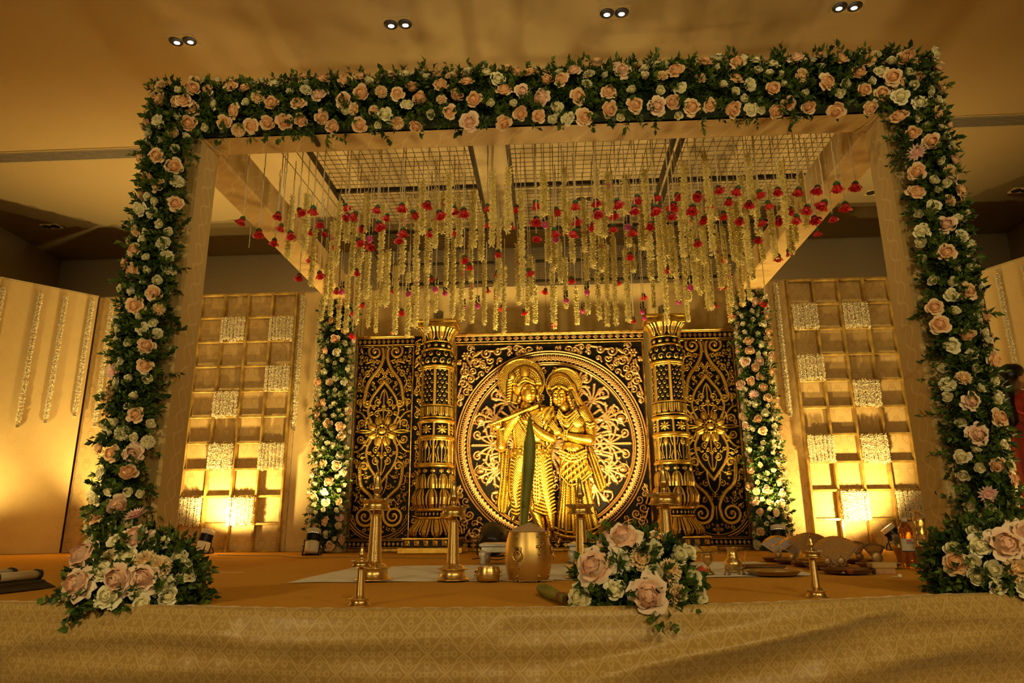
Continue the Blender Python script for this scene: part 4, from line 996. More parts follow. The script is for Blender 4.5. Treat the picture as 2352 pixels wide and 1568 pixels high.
for s_ in (-1, 1):
    for (x, z, r, a0, d) in ((.60, .30, .055, PI, -1), (.50, .46, .06, PI*.7, -1), (.34, .62, .06, PI*.4, -1), (.68, .10, .045, PI*1.2, 1), (.52, .17, .05, 0, 1), (.22, .64, .05, .3, 1)):
        C_.spiral(x, ZCN+s_*z, r, a0*s_, 1.4, d*s_, .014, .024, tail=[(x*.6, ZCN+s_*z*.55), (x*.8, ZCN+s_*z*.85)])
    C_.blob(.655, ZCN+s_*.235, .042, .030, .030); C_.ring(.655, ZCN+s_*.235, .05, .008, .02)
    for k in range(8):
        a = k*PI/4; C_.stroke([(.655+.05*math.cos(a), ZCN+s_*.235+.045*math.sin(a)), (.655+.085*math.cos(a+.4), ZCN+s_*.235+.08*math.sin(a+.4))], .010, .005, .018)
    # corners
    zc = ZCN+s_*.80; 
    C_.flower(.80, ZCN+s_*.86, .045, 6, .022)
    for (x, z, r, a0, d, tx, tz) in ((.70, .78, .055, -.5, 1, .79, .83), (.60, .88, .050, .5, -1, .70, .86), (.80, .70, .050, 1.0, -1, .82, .79), (.82, .58, .042, 0, 1, .83, .67), (.49, .90, .038, 0, -1, .58, .90), (.84, .46, .030, 0, -1, .845, .54), (.38, .92, .026, .4, 1, .46, .92), (.75, .63, .036, 2, 1, .80, .69), (.64, .76, .03, 2, 1, .7, .82)):
        C_.spiral(x, ZCN+s_*z, r, a0*s_, 1.5, d*s_, .013, .024, tail=[(tx, ZCN+s_*tz)])
    C_.leaf(.78, ZCN+s_*.80, (PI*.95 if s_ > 0 else -PI*.95), .16, .3*s_, .02, .02, 4); C_.leaf(.80, ZCN+s_*.80, -s_*PI*.5, .2, .2*s_, .02, .02, 4)
g_ = np.random.default_rng(14)
for _ in range(1500):    # curls fill the ground around and inside the ring
    x, z = g_.uniform(.02, AC-.04), g_.uniform(.12, 1.88); rr_ = math.hypot(x, z-ZCN)
    if .73 < rr_ < .91: continue
    q = C_.win(x-.016, x+.016, z-.016, z+.016)
    if q is None or C_.H[q].max() > .006: continue
    C_.spiral(x, z, g_.uniform(.024, .040), g_.uniform(0, 6), 1.3, g_.choice((-1, 1)), .011, .020, tail=[(x+g_.uniform(-.06, .06), z+g_.uniform(-.06, .06))])
cen = thing('carved_panel', 'central square gilt panel with a large carved ring', 'carved panel', (.0, 6.44, 0))
obj('board', MB().box((0, .06, 1.0), (2*AC, .1, 2.0)), m_lacquer, cen, smooth=False)
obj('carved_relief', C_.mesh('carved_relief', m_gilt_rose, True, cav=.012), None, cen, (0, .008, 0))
obj('top_border', border_mesh(2*AC, .075, 'leaf', 'top_border', m_gilt_rose, 26), None, cen, (0, -.02, 1.925))
obj('base_border', border_mesh(2*AC, .07, 'leaf', 'base_border', None, 24), None, cen, (0, -.01, .02))
for z, hh, dd in ((2.008, .02, .09), (1.915, .016, .05), (.012, .022, .07), (.098, .014, .04)): obj('moulding', MB().bevbox((0, .02-dd/2+.02, z), (2*AC, dd, hh), .004), m_goldrim, cen, smooth=False)
for s_ in (-1, 1): obj('moulding', MB().bevbox((s_*(AC-.01), -.008, 1.0), (.02, .05, 1.82), .005), m_goldrim, cen, smooth=False)

# -------- embossed couple: drawn in the coordinates of a tall sheet, u to the right and v downwards
SU, SV = .001225, .001192
class Fig(Relief):
    def P(s, u, v): return np.array(((u-606)*SU, (1548-v)*SV))
    def cap(s, pts, r, base=.0, h=None, e=.5):
        """tapered rounded limb; r in sheet units"""
        pts = [s.P(*p) for p in pts]; r = [k*SU for k in (r if hasattr(r, '__len__') else [r]*len(pts))]
        p = smooth_pts(pts, 8*len(pts)) if len(pts) > 2 else np.array(pts); rr = np.interp(np.linspace(0, 1, len(p)), np.linspace(0, 1, len(r)), r)
        for k in range(len(p)-1):
            a, b = p[k], p[k+1]; wm = max(rr[k], rr[k+1]); q = s.win(min(a[0], b[0])-wm, max(a[0], b[0])+wm, min(a[1], b[1])-wm, max(a[1], b[1])+wm)
            if q is None: continue
            X, Z = s.X[q], s.Z[q]; d = b-a; t = np.clip(((X-a[0])*d[0]+(Z-a[1])*d[1])/(d@d+1e-12), 0, 1); w_ = rr[k]+(rr[k+1]-rr[k])*t
            uu = np.clip(1-(np.hypot(X-a[0]-t*d[0], Z-a[1]-t*d[1])/w_)**2, 0, 1); s.put(q, np.where(uu > 0, base+(h if h else w_)*uu**e, 0))
    def ov(s, u, v, ru, rv, h, base=0., rot=0., p=2., e=.5): x, z = s.P(u, v); s.blob(x, z, ru*SU, rv*SV, h, rot, base, p, e)
    def poly(s, pts, base, h, edge=.02, fold=None):
        """filled outline with rounded edge and folds"""
        q = np.array([s.P(*p) for p in pts]); w = s.win(q[:, 0].min(), q[:, 0].max(), q[:, 1].min(), q[:, 1].max()); X, Z = s.X[w], s.Z[w]
        ins = np.zeros(X.shape, bool); dm = np.full(X.shape, 9.); n = len(q)
        for k in range(n):
            a, b = q[k], q[(k+1) % n]; c = ((a[1] > Z) != (b[1] > Z)) & (X < (b[0]-a[0])*(Z-a[1])/(b[1]-a[1]+1e-12)+a[0]); ins ^= c
            d = b-a; t = np.clip(((X-a[0])*d[0]+(Z-a[1])*d[1])/(d@d+1e-12), 0, 1); dm = np.minimum(dm, np.hypot(X-a[0]-t*d[0], Z-a[1]-t*d[1]))
        hh = base+h*np.sqrt(np.clip(1-(1-np.clip(dm/edge, 0, 1))**2, 0, 1))
        if fold is not None: hh = hh+fold(X/SU+606, 1548-Z/SV)
        s.H[w] = np.where(ins, np.maximum(s.H[w], hh), s.H[w])
    def beads(s, pts, r, base, n):
        p = smooth_pts([s.P(*k) for k in pts], 60); L = np.concatenate([[0], np.cumsum(np.hypot(*np.diff(p, axis=0).T))])
        for t in np.linspace(0, L[-1], n): s.blob(np.interp(t, L, p[:, 0]), np.interp(t, L, p[:, 1]), r*SU, r*SU, r*SU*.9, 0, base)
    def tex(s, u0, v0, u1, v1, amp, f1, f2):
        a = s.P(u0, v1); b = s.P(u1, v0); w = s.win(a[0], b[0], a[1], b[1]); H = s.H[w]; X, Z = s.X[w]/SU, s.Z[w]/SV
        s.H[w] = np.where(H > .02, H+amp*np.maximum(np.sin(X*f1+2*np.sin(Z*f2*.5)), 0)*np.maximum(np.sin(Z*f2+2*np.sin(X*f1*.5)), 0), H)
G = Fig(-.54, .58, .05, 1.80, .0036)
B0 = .035
# haloes
for (u, v, r) in ((420, 262, 182), (742, 300, 138)):
    x, z = G.P(u, v); d = np.hypot(G.X-x, (G.Z-z)); G.H = np.maximum(G.H, np.where(d < r*SU, B0*.6+.012*np.clip((r*SU-d)/.012, 0, 1), 0)); G.ring(x, z, r*SU*.96, .010, .014, B0*.75); G.ring(x, z, r*SU*.80, .006, .008, B0*.75)
    for k in range(40): a = 2*PI*k/40; G.blob(x+r*SU*.885*math.cos(a), z+r*SU*.885*math.sin(a), .008, .008, .010, 0, B0*.75)
# his shawl, legs and hanging sash
pl = lambda f, a, ph=0, q=0.: (lambda U, V: a*np.sin(U*f+ph+q*V))
G.poly([(330, 560), (400, 500), (640, 470), (690, 560), (660, 760), (640, 860), (430, 880), (360, 800)], B0, .05, .05)
G.poly([(230, 780), (262, 730), (330, 790), (318, 1000), (335, 1200), (290, 1285), (240, 1270), (225, 1180), (255, 1000)], B0*.6, .03, .02, pl(.22, .006, 0, .02))
G.cap([(400, 850), (375, 1000), (362, 1110), (375, 1215)], [70, 62, 48, 34], B0, .075)
G.cap([(560, 850), (575, 1000), (590, 1130), (615, 1260), (632, 1380)], [80, 74, 58, 46, 32], B0, .085)
G.cap([(470, 860), (480, 1000), (500, 1110), (500, 1230)], [70, 60, 45, 30], B0, .06)
G.cap([(620, 1380), (605, 1440), (585, 1475)], [30, 26, 18], B0, .05); G.cap([(375, 1210), (362, 1280), (345, 1320)], [30, 26, 18], B0, .05); G.cap([(500, 1230), (540, 1330), (560, 1400)], [46, 44, 26], B0, .06)
for k in range(16):     # crossing folds of the dhoti
    v = 880+k*26; G.cap([(520-k*1.0, v-16), (572+k*2, v+14), (630+k*2, v-6)], [8, 11, 7], B0+.070, .014); G.cap([(338, v-4), (372, v+10), (410, v-2)], [7, 10, 6], B0+.058, .012)
G.poly([(490, 760), (560, 760), (555, 1180), (530, 1230), (495, 1180)], B0+.06, .022, .012, pl(.35, .004, 1.))
for k in range(14): G.beads([(500, 790+k*28), (525, 800+k*28), (552, 790+k*28)], 8, B0+.078, 5)
G.tex(330, 780, 640, 870, .016, .20, .20)
for k in range(4): G.beads([(390, 845+k*16), (500, 870+k*16), (620, 850+k*16)], 9, B0+.055, 20)
# his torso, necklaces, head and crown
G.ov(520, 610, 130, 175, .075, B0); G.ov(455, 470, 48, 60, .07, B0)
for k in range(5): G.beads([(420-k*6, 500+k*18), (500, 560+k*34), (590+k*6, 500+k*14)], 9, B0+.062, 22)
G.poly([(560, 480), (660, 470), (700, 640), (640, 790), (600, 800)], B0+.045, .035, .02, pl(.16, .007, 0, .10))
G.ov(445, 262, 118, 128, .07, B0*.9)
for lay in range(6):
    n = 8+lay*3
    for k in range(n):
        a = PI*(.02+.96*(k+.5)/n); r = 38+lay*16; G.ov(448+r*math.cos(a), 300-r*1.15*math.sin(a), 12, 14, .018, B0+.055-lay*.004, a)
G.ov(448, 200, 34, 52, .03, B0+.06); G.beads([(395, 300), (448, 268), (520, 296)], 10, B0+.075, 15); G.beads([(410, 280), (450, 245), (510, 276)], 9, B0+.075, 12)
for k in range(9): G.cap([(345-k*2, 250+k*22), (318-k*1, 262+k*21)], [10, 6], B0+.04, .02)
G.ov(350, 225, 24, 30, .03, B0+.05)
G.ov(474, 368, 60, 82, .085, B0+.03)
def face(u, v, k=1., tilt=0.):
    b = B0+.098
    G.cap([(u, v-16*k), (u+3*k, v+14*k)], [7*k, 11*k], b, .020); G.ov(u+4*k, v+18*k, 13*k, 8*k, .018, b)
    for s_ in (-1, 1):
        G.ov(u+s_*24*k, v-12*k, 17*k, 8*k, .010, b); G.cap([(u+s_*42*k, v-28*k), (u+s_*24*k, v-36*k), (u+s_*9*k, v-28*k)], [3*k, 5*k, 4*k], b, .010); G.ov(u+s_*26*k, v+14*k, 18*k, 16*k, .010, b-.008)
    G.ov(u+3*k, v+38*k, 17*k, 6*k, .013, b-.004); G.ov(u+3*k, v+47*k, 13*k, 6*k, .012, b-.006); G.ov(u+3*k, v+66*k, 16*k, 12*k, .012, b-.014)
face(482, 368, 1.)
for (u, v) in ((408, 400), (400, 425), (544, 392), (548, 420)): G.ov(u, v, 13, 18, .03, B0+.06)
# flute and arms
G.cap([(190, 612), (330, 555), (540, 470)], [12, 13, 11], B0+.085, .022)
G.cap([(392, 530), (330, 600), (282, 700), (262, 775)], [44, 44, 40, 36], B0+.02, .06); G.cap([(262, 780), (262, 700), (248, 640)], [38, 32, 24], B0+.04, .055)
G.ov(240, 622, 34, 26, .035, B0+.07, .3)
for k in range(4): G.cap([(215+k*16, 618-k*6), (208+k*15, 588-k*7)], [8, 6], B0+.085, .02)
G.cap([(205, 625), (212, 690)], [13, 8], B0+.05, .03)
G.cap([(620, 540), (655, 650), (648, 722)], [44, 42, 38], B0+.03, .055); G.cap([(645, 728), (560, 680), (470, 600)], [38, 34, 25], B0+.06, .06)
G.ov(452, 588, 32, 24, .03, B0+.09, -.6)
for k in range(4): G.cap([(436+k*14, 590-k*13), (420+k*14, 566-k*12)], [8, 6], B0+.10, .018)
G.beads([(505, 600), (492, 625), (480, 650)], 9, B0+.105, 6); G.beads([(285, 640), (262, 650), (236, 646)], 8, B0+.085, 6)
# her veil, skirt and sash
G.poly([(770, 230), (830, 290), (860, 390), (930, 500), (975, 640), (965, 760), (920, 760), (900, 560), (830, 450), (790, 330)], B0*.8, .035, .03, pl(.18, .006, 0, -.08))
G.poly([(880, 760), (930, 770), (985, 900), (1040, 1060), (1025, 1110), (985, 1135), (960, 1090), (930, 960), (890, 860)], B0*.7, .035, .02, pl(.24, .008, 0, -.07))
def radial(U, V): a = np.arctan2(U-775, V-560); return .013*np.sin(a*92)+.004*np.sin(a*200)
G.poly([(700, 830), (790, 800), (890, 830), (905, 950), (930, 1150), (965, 1330), (985, 1400), (900, 1440), (800, 1450), (700, 1440), (640, 1420), (650, 1330), (690, 1100), (690, 950)], B0, .075, .05, radial)
G.cap([(650, 1415), (720, 1440), (800, 1447), (900, 1436), (985, 1398)], [14]*5, B0+.06, .02)
for k in range(2): G.beads([(655, 1380+k*34), (720, 1405+k*34), (800, 1412+k*34), (900, 1400+k*34), (978, 1365+k*32)], 8, B0+.075, 34)
G.poly([(720, 850), (880, 830), (930, 980), (860, 1040), (760, 1060), (700, 1000)], B0+.06, .025, .02, pl(.10, .010, 0, .12)); G.beads([(705, 1010), (770, 1070), (860, 1045), (930, 985)], 8, B0+.095, 22)
G.cap([(690, 1450), (672, 1490)], [24, 14], B0*.6, .035); G.cap([(790, 1455), (785, 1500)], [22, 13], B0*.6, .035)
# her torso, arms, head
G.ov(800, 640, 105, 140, .08, B0); G.ov(800, 790, 85, 70, .075, B0); G.ov(840, 600, 46, 44, .03, B0+.065); G.ov(758, 610, 42, 42, .028, B0+.065)
G.ov(738, 475, 40, 45, .07, B0)
for k in range(4): G.beads([(700-k*5, 505+k*16), (750, 560+k*34), (830+k*6, 510+k*14)], 8, B0+.085, 20)
G.tex(690, 790, 910, 880, .018, .22, .22)
for k in range(3): G.beads([(700, 812+k*24), (790, 850+k*24), (892, 815+k*24)], 10, B0+.085, 18)
G.cap([(885, 520), (925, 600), (935, 680), (925, 735)], [52, 48, 42, 38], B0+.02, .07); G.cap([(925, 738), (820, 722), (722, 695)], [40, 34, 25], B0+.06, .06)
G.beads([(905, 610), (928, 622), (955, 612)], 9, B0+.095, 6); G.beads([(905, 632), (928, 644), (955, 634)], 9, B0+.095, 6); G.beads([(738, 668), (734, 700), (730, 728)], 10, B0+.115, 6); G.beads([(756, 672), (752, 704), (748, 732)], 9, B0+.115, 6)
G.ov(685, 672, 36, 30, .03, B0+.09, .5)
for k in range(4): G.cap([(690-k*9, 655+k*5), (664-k*7, 612+k*9), (650-k*8, 590+k*12)], [9, 8, 6], B0+.10, .02)
G.ov(712, 300, 92, 100, .06, B0*.9); 
for lay in range(5):
    n = 7+lay*3
    for k in range(n):
        a = PI*(.02+.96*(k+.5)/n); r = 34+lay*14; G.ov(712+r*math.cos(a), 338-r*1.1*math.sin(a), 10, 12, .016, B0+.05-lay*.004, a)
G.ov(705, 402, 55, 76, .085, B0+.02)
face(700, 402, .92)
G.beads([(650, 340), (705, 318), (770, 346)], 9, B0+.085, 16); G.ov(705, 330, 14, 20, .02, B0+.09)
for k in range(5): G.ov(775+k*7, 400+k*22, 15, 14, .03, B0+.045); G.ov(642, 400+k*20, 12, 13, .025, B0+.04)
n_ = G.H > .02
G.H = np.where(n_, G.H+.0015*np.sin(G.X*310)*np.sin(G.Z*290), G.H)
# drop empty ground so that only the figures stand off the panel
def cut_mesh(R, name, mat, thr=.004):
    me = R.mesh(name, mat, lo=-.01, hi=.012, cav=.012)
    import bmesh
    bm = bmesh.new(); bm.from_mesh(me); H = R.H.reshape(-1); bm.verts.ensure_lookup_table()
    dead = [v for v in bm.verts if H[v.index] < thr]; bmesh.ops.delete(bm, geom=dead, context='VERTS'); bm.to_mesh(me); bm.free(); return me
M = Mat('bright_embossed_gold'); n = M.noise(16, 4); k = M.attr('gild').step(.05, .75); M.set(color=M.mix(k, (.05, .03, .008), M.mix(n.step(.25, .7), (.66, .40, .05), (.95, .66, .12))), metal=.95, rough=M.noise(50, 2)*.15+.24); m_emboss = M.m  # dark end of the mix is crevice shade painted into the gold
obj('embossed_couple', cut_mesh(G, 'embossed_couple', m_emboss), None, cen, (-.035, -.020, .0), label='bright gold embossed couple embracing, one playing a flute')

# -------- pillars
def pillar(x, label):
    t = thing('gilt_pillar', label, 'pillar', (x, 6.14, 0), group='carved gilt pillars')
    def band(name, prof, fn, n=96, thr=(.006, .016), dz=.0045, mat=m_gilt):
        prof = np.array(prof); zz = np.arange(prof[0, 0], prof[-1, 0]+dz*.5, dz); rr = np.interp(zz, prof[:, 0], prof[:, 1]); th = np.arange(n+1)*2*PI/n
        T, Zg = np.meshgrid(th, zz); d = fn(T, (Zg-zz[0])/(zz[-1]-zz[0]+1e-9)) if fn else np.full_like(T, .012)
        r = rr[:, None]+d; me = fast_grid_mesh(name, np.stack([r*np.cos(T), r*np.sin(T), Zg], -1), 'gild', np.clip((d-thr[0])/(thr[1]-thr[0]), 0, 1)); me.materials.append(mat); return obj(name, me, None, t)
    def ringp(z, r, w_=.014): obj('ring', MB().torus((0, 0, z), r, w_, 48, 10), m_gold, t)
    def petals(n, up=1.):
        def f(T, s_):
            a = (T*n/(2*PI)) % 1-.5; v = s_ if up > 0 else 1-s_; edge = .485*np.clip(1-(v*.99)**4, 0, 1)**.5; k = np.clip(1-(np.abs(a)/(edge+1e-3))**4, 0, 1)
            rim = np.exp(-((np.abs(a)-edge*.80)/.055)**2); mid = np.exp(-(a/.06)**2)*(v < .75)*(.6+.4*np.sin(v*70)); gr = np.exp(-((np.abs(a)-edge*.5)/.05)**2)
            return .022*k**.5*(.62+.38*rim+.38*mid-.42*gr)+.004*(1-k)*(v > .6)
        return f
    def curls(nx, nz, amp=.018):
        def f(T, s_):
            u = T*nx/(2*PI); v = s_*nz; k = np.floor(v); a = (u+.5*(k % 2)) % 1-.5; b = v % 1-.5; r = np.hypot(a, b); ang = np.arctan2(b, a)
            sp = np.sin(ang+r*15)*.5+.5; return amp*np.clip(1.25-r*2.1, 0, 1)**.5*(.15+.85*sp)
        return f
    def panels(n, motif):
        def f(T, s_):
            a = (T*n/(2*PI)+.5) % 1-.5; fr = (np.abs(a) > .42) | (s_ < .05) | (s_ > .95); return np.where(fr, .02, motif(T, s_)*(np.abs(a) < .38))
        return f
    def flowers(n):
        def f(T, s_):
            a = ((T*n/(2*PI)+.5) % 1-.5)*1.1; b = (s_-.5)*1.1; r = np.hypot(a, b); ang = np.arctan2(b, a); k = .42*(.72+.28*np.cos(8*ang)); return .020*np.clip(1-(r/k)**4, 0, 1)**.5*(1-.5*np.exp(-((r-.16)/.035)**2))
        return f
    def mace(n):
        def f(T, s_):
            a = (T*n/(2*PI)+.5) % 1-.5; h = np.where((np.abs(a) < .035) & (s_ < .7), .02, 0); r = np.hypot(a*1.0, (s_-.78)*.9); h = np.maximum(h, .026*np.sqrt(np.clip(1-(r/.16)**2, 0, 1))*(.8+.2*np.sin(a*60+s_*60)))
            cur = np.exp(-((np.abs(a)-.10-.14*np.sin(s_*PI))/.035)**2)*.018*(s_ > .12)*(s_ < .72); h = np.maximum(h, cur); h = np.maximum(h, .016*np.exp(-((np.abs(a)-.36+.06*np.sin(s_*9))/.04)**2)); return h
        return f
    # square plinth
    pl_ = obj('plinth', MB().bevbox((0, -.02, .025), (.54, .40, .046), .004).bevbox((0, -.02, .120), (.48, .36, .016), .004), m_gold, t, smooth=False)
    obj('plinth_core', MB().box((0, -.02, .08), (.46, .34, .07)), m_lacquer, pl_, smooth=False)
    blk = MB().bevbox((0, 0, 0), (.050, .016, .052), .006).torus((0, -.009, 0), .014, .004, 14, 6, 'Y').ell((0, -.009, 0), (.007, .005, .007), 8, 6).mesh('plinth_motif')
    for k in range(6): obj('plinth_motif', blk, m_gilt_gold, pl_, (-.195+.078*k, -.190, .082))
    band('lotus_foot', [(.128, .175), (.15, .205), (.18, .208), (.215, .185), (.255, .150), (.275, .142)], petals(12, -1), 144)
    ringp(.288, .150, .013)
    band('bead_band', [(.298, .140), (.345, .140)], lambda T, s_: .014*np.abs(np.sin(T*14))*np.sin(np.clip(s_, 0, 1)*PI)**.5, 120)
    ringp(.357, .154, .016)
    band('lotus_collar', [(.368, .150), (.40, .178), (.46, .186), (.51, .165), (.535, .150)], petals(10), 144)
    band('leaf_collar', [(.535, .150), (.57, .156), (.62, .150), (.655, .142)], petals(10), 120)
    band('flower_band', [(.655, .138), (.715, .138)], flowers(12), 144)
    ringp(.728, .150, .015)
    band('mace_panels', [(.742, .134), (.96, .134)], panels(6, mace(6)), 144)
    ringp(.972, .150, .014)
    band('rosette_band', [(.985, .134), (1.105, .134)], panels(6, flowers(6)), 144)
    ringp(1.118, .150, .014); ringp(1.15, .146, .008)
    band('leaf_band', [(1.158, .130), (1.245, .132)], petals(14, -1), 144)
    band('scroll_panels', [(1.25, .130), (1.60, .126)], panels(6, curls(18, 9)), 168)
    ringp(1.612, .140, .013)
    band('bulb', [(1.622, .120), (1.65, .148), (1.69, .154), (1.73, .146), (1.755, .124)], curls(14, 2), 168)
    ringp(1.768, .132, .012)
    band('flower_frieze', [(1.778, .118), (1.836, .118)], flowers(12), 144)
    ringp(1.846, .126, .008)
    band('capital_leaves', [(1.852, .112), (1.88, .118), (1.93, .140), (1.965, .172)], petals(8, -1), 144)
    cp = obj('capital', MB().bevbox((0, .02, 1.985), (.34, .30, .03), .005).bevbox((0, .02, 2.035), (.37, .33, .03), .006), m_gold, t, smooth=False)
    obj('capital_core', MB().box((0, .02, 2.01), (.335, .30, .03)), m_goldrim, cp, smooth=False)
    return t
m_gilt_gold = m_gold
PXL, PXR = -1.02, 1.055
pillar(PXL, 'round gilt carved pillar at the left of the central panel')
pillar(PXR, 'round gilt carved pillar at the right of the central panel')
# jasmine tufts on the capitals
for (x, lb) in ((PXL, 'bundle of jasmine standing on the left pillar capital'), (PXR, 'bundle of jasmine standing on the right pillar capital')):
    t = thing('jasmine_bundle', lb, 'flower bundle', (x, 6.13, 2.05), group='jasmine bundles on the capitals')
    for k in range(7):
        a = k*2*PI/6; r = 0 if k == 6 else .032
        obj('jasmine_string', BLK[k % 5], None, t, (r*math.cos(a), r*math.sin(a), .11), scale=(1, 1, .42))
# par cans that light the gilt work, and their beams
# ------------------------------------------------------------------ floor lamps and their beams
def led_can(p, aim, tilt_dir, label, power, angle=95, col=WARM, body_dir=None, h=.15, r=.048, tilt=.25, group='white can floor lights'):
    """can light: white drum with black fins, standing in a black yoke"""
    t = thing('can_light', label, 'floor light', (p[0], p[1], 0), scale=(1.18,)*3, group=group)
    d = (Vector(aim)-Vector((p[0], p[1], .09))).normalized()
    q = Vector(body_dir or d).normalized().to_track_quat('Z', 'Y').to_euler()
    e = (0, 0, .095)
    body = obj('body', MB().lathe([(-.085, .001), (-.085, r*.86), (-.078, r*.95), (-.01, r), (-.01, r*.9)], 28).lathe([(.048, r*.9), (.048, r), (.078, r*1.02), (.080, r*.9), (.074, r*.8)], 28, cap=False), m_whiteplastic, t, e, q)
    fins = MB().lathe([(-.01, r*.88), (.048, r*.88)], 28)
    for k in range(22):
        a = 2*PI*k/22; fins.box((r*.93*math.cos(a), r*.93*math.sin(a), .019), (r*.16, .004, .057), rz=a)
    obj('fins', fins, m_black, body, smooth=False)
    obj('lens', MB().lathe([(.066, .0005), (.066, r*.82)], 24, cap=False), m_lens, body)
    for s_ in (-1, 1): obj('yoke', MB().tube([(s_*r*1.12, 0, .095), (s_*r*1.15, -.012, .05), (s_*r*1.15, -.035, .006), (s_*r*1.15, .04, .006), (s_*r*1.15, .012, .05)], .005, 6), m_black, t)
    obj('foot', MB().box((0, .003, .004), (r*2.4, .07, .008)), m_black, t, smooth=False)
    bd = Vector(body_dir or d).normalized(); o = Vector((p[0], p[1], .112))+bd*.112; spot(o, o+d, power, angle, .75, .03, col)
    return t
P = atY(470, 1250, 6.22); led_can((P.x, P.y), (P.x+.12, 6.6, .85), 0, 'white can light tilted at the foot of the left lattice', LAMPS['lattice'], 145, body_dir=(.14, .25, 1))
P = atY(2056, 1232, 6.1); led_can((P.x, P.y), (P.x-.30, 6.6, .85), 0, 'white can light tilted at the foot of the right lattice', LAMPS['lattice'], 145, body_dir=(-.55, .2, .8))
P = atY(717, 1262, 5.75); led_can((P.x, P.y), (-2.02, 6.2, 1.25), 0, 'white can light standing before the rear left flower column', LAMPS['column'], 100)
P = atY(1790, 1238, 5.85); led_can((P.x, P.y), (1.87, 6.2, 1.2), 0, 'white can light standing before the rear right flower column', LAMPS['column'], 100)
P = atY(224, 1240, 6.25); led_can((P.x, P.y), (P.x, 6.6, .85), 0, 'white can light on the floor behind the left front column', LAMPS['corner'], 120)
led_can((-5.0, 5.35), (-5.1, 5.95, 1.3), 0, 'white can light washing the left wing, outside the picture', LAMPS['corner']*1.1, 120)
led_can((4.1, 5.2), (4.5, 5.8, 1.2), 0, 'white can light washing the right wing behind the right column', LAMPS['corner']*.5, 120)
# unseen fill cans added at both ends of the stage front
led_can((-2.75, 2.75), (-1.4, 3.6, 2.1), 0, 'white can light at the left end of the stage front, outside the picture', LAMPS['flood'], 130)
led_can((2.55, 3.25), (1.3, 3.6, 2.1), 0, 'white can light at the right end of the stage front, outside the picture', LAMPS['flood']*.75, 130)
def flood_stand(x, y, z, aim, power, label):
    t = thing('floodlight_stand', label, 'floodlight', (x, y, -.61), group='floodlights on stands facing the stage'); h = z+.61
    obj('pole', MB().tube([(0, 0, .3), (0, 0, h)], .014, 8), m_dark, t)
    for k in range(3): a = k*2.094; obj('leg', MB().tube([(0, 0, .55), (.35*math.cos(a), .35*math.sin(a), .01)], .010, 6), m_dark, t)
    d = (Vector(aim)-Vector((x, y, z))).normalized(); q = d.to_track_quat('Z', 'Y').to_euler()
    hd = obj('lamp_head', MB().bevbox((0, 0, -.06), (.30, .24, .10), .02), m_black, t, (0, 0, h), q); obj('lens', MB().box((0, 0, -.007), (.26, .20, .004)), m_lens, hd)
    o = Vector((x, y, z))+d*.05; spot(o, o+d, power, 96, 1., .11, SOFT)
flood_stand(-2.3, -.9, 1.25, (-1.4, 4, .75), LAMPS['stand']*1.05, 'floodlight on a stand in the hall, left behind the photographer')
flood_stand(2.6, -.7, 1.45, (1.1, 4, .7), LAMPS['stand']*1.0, 'floodlight on a stand in the hall, right behind the photographer')
flood_stand(.75, -1.2, 1.6, (0, 4, .9), LAMPS['stand']*.8, 'floodlight on a stand in the hall, straight behind the photographer')
def par_can(px_, py_, Y, aim, label, power):
    p = atY(px_, py_, Y); t = thing('par_can', label, 'floor light', (p.x, Y, 0), group='black par cans before the carved panel')
    d = (Vector(aim)-Vector((p.x, Y, .1))).normalized(); q = d.to_track_quat('Z', 'Y').to_euler()
    body = obj('body', MB().lathe([(-.09, .001), (-.09, .075), (-.07, .095), (.07, .105), (.075, .098), (.06, .09)], 32), m_black, t, (0, 0, .125), q)
    obj('lens', MB().lathe([(.052, .0005), (.052, .088)], 24, cap=False), m_lens, body)
    for k in range(3): obj('cooling_slot', MB().bevbox((.098*math.cos(k*2.1-1.6), .098*math.sin(k*2.1-1.6), 0), (.012, .03, .008), .002), m_dark, body)
    obj('yoke', MB().tube([(-.115, 0, .12), (-.115, 0, .02), (-.1, 0, .008), (.1, 0, .008), (.115, 0, .02), (.115, 0, .12)], .007, 6), m_black, t)
    o = Vector((p.x, Y, .125))+d*.09; spot(o, o+d, power, 88, .7, .05, AMBER); spot((p.x, Y, .25), (p.x, Y+.15, 3), LAMPS['spill'], 165, .6, .16, SOFT)
par_can(1132, 1236, 5.3, (-.22, 6.3, 1.05), 'black par can on the floor behind the left silver stool', LAMPS['gold'])
par_can(1408, 1226, 5.4, (.25, 6.3, 1.05), 'black par can on the floor behind the right silver stool', LAMPS['gold'])
# cables
def cable(pts, label, col=(.05, .04, .035), r=.004):
    p = [atZ(x, y, .005) for x, y in pts]; p = smooth_pts([(q.x, q.y) for q in p], 60); p = np.concatenate([p, np.full((len(p), 1), r+.001)], 1)
    obj('power_cable', MB().tube(p, r, 5), plain('cable_'+label[:6], col, .5), label=label, cat='cable')
cable([(0, 1267), (60, 1262), (110, 1264), (200, 1261), (260, 1266), (330, 1265), (395, 1266)], 'dark cable lying along the foot of the left wing')
cable([(500, 1273), (560, 1275), (640, 1275), (690, 1280), (760, 1279), (840, 1279), (935, 1280), (1040, 1282)], 'thin striped cable running along the left part of the gilt base', (.35, .28, .12), .003)
cable([(1560, 1268), (1620, 1268), (1680, 1266), (1700, 1266)], 'thin grey cable at the foot of the right gilt panel', (.25, .22, .2), .003)
cable([(1085, 1283), (1110, 1281), (1140, 1285), (1165, 1280)], 'black cable coiled behind the left silver stool')

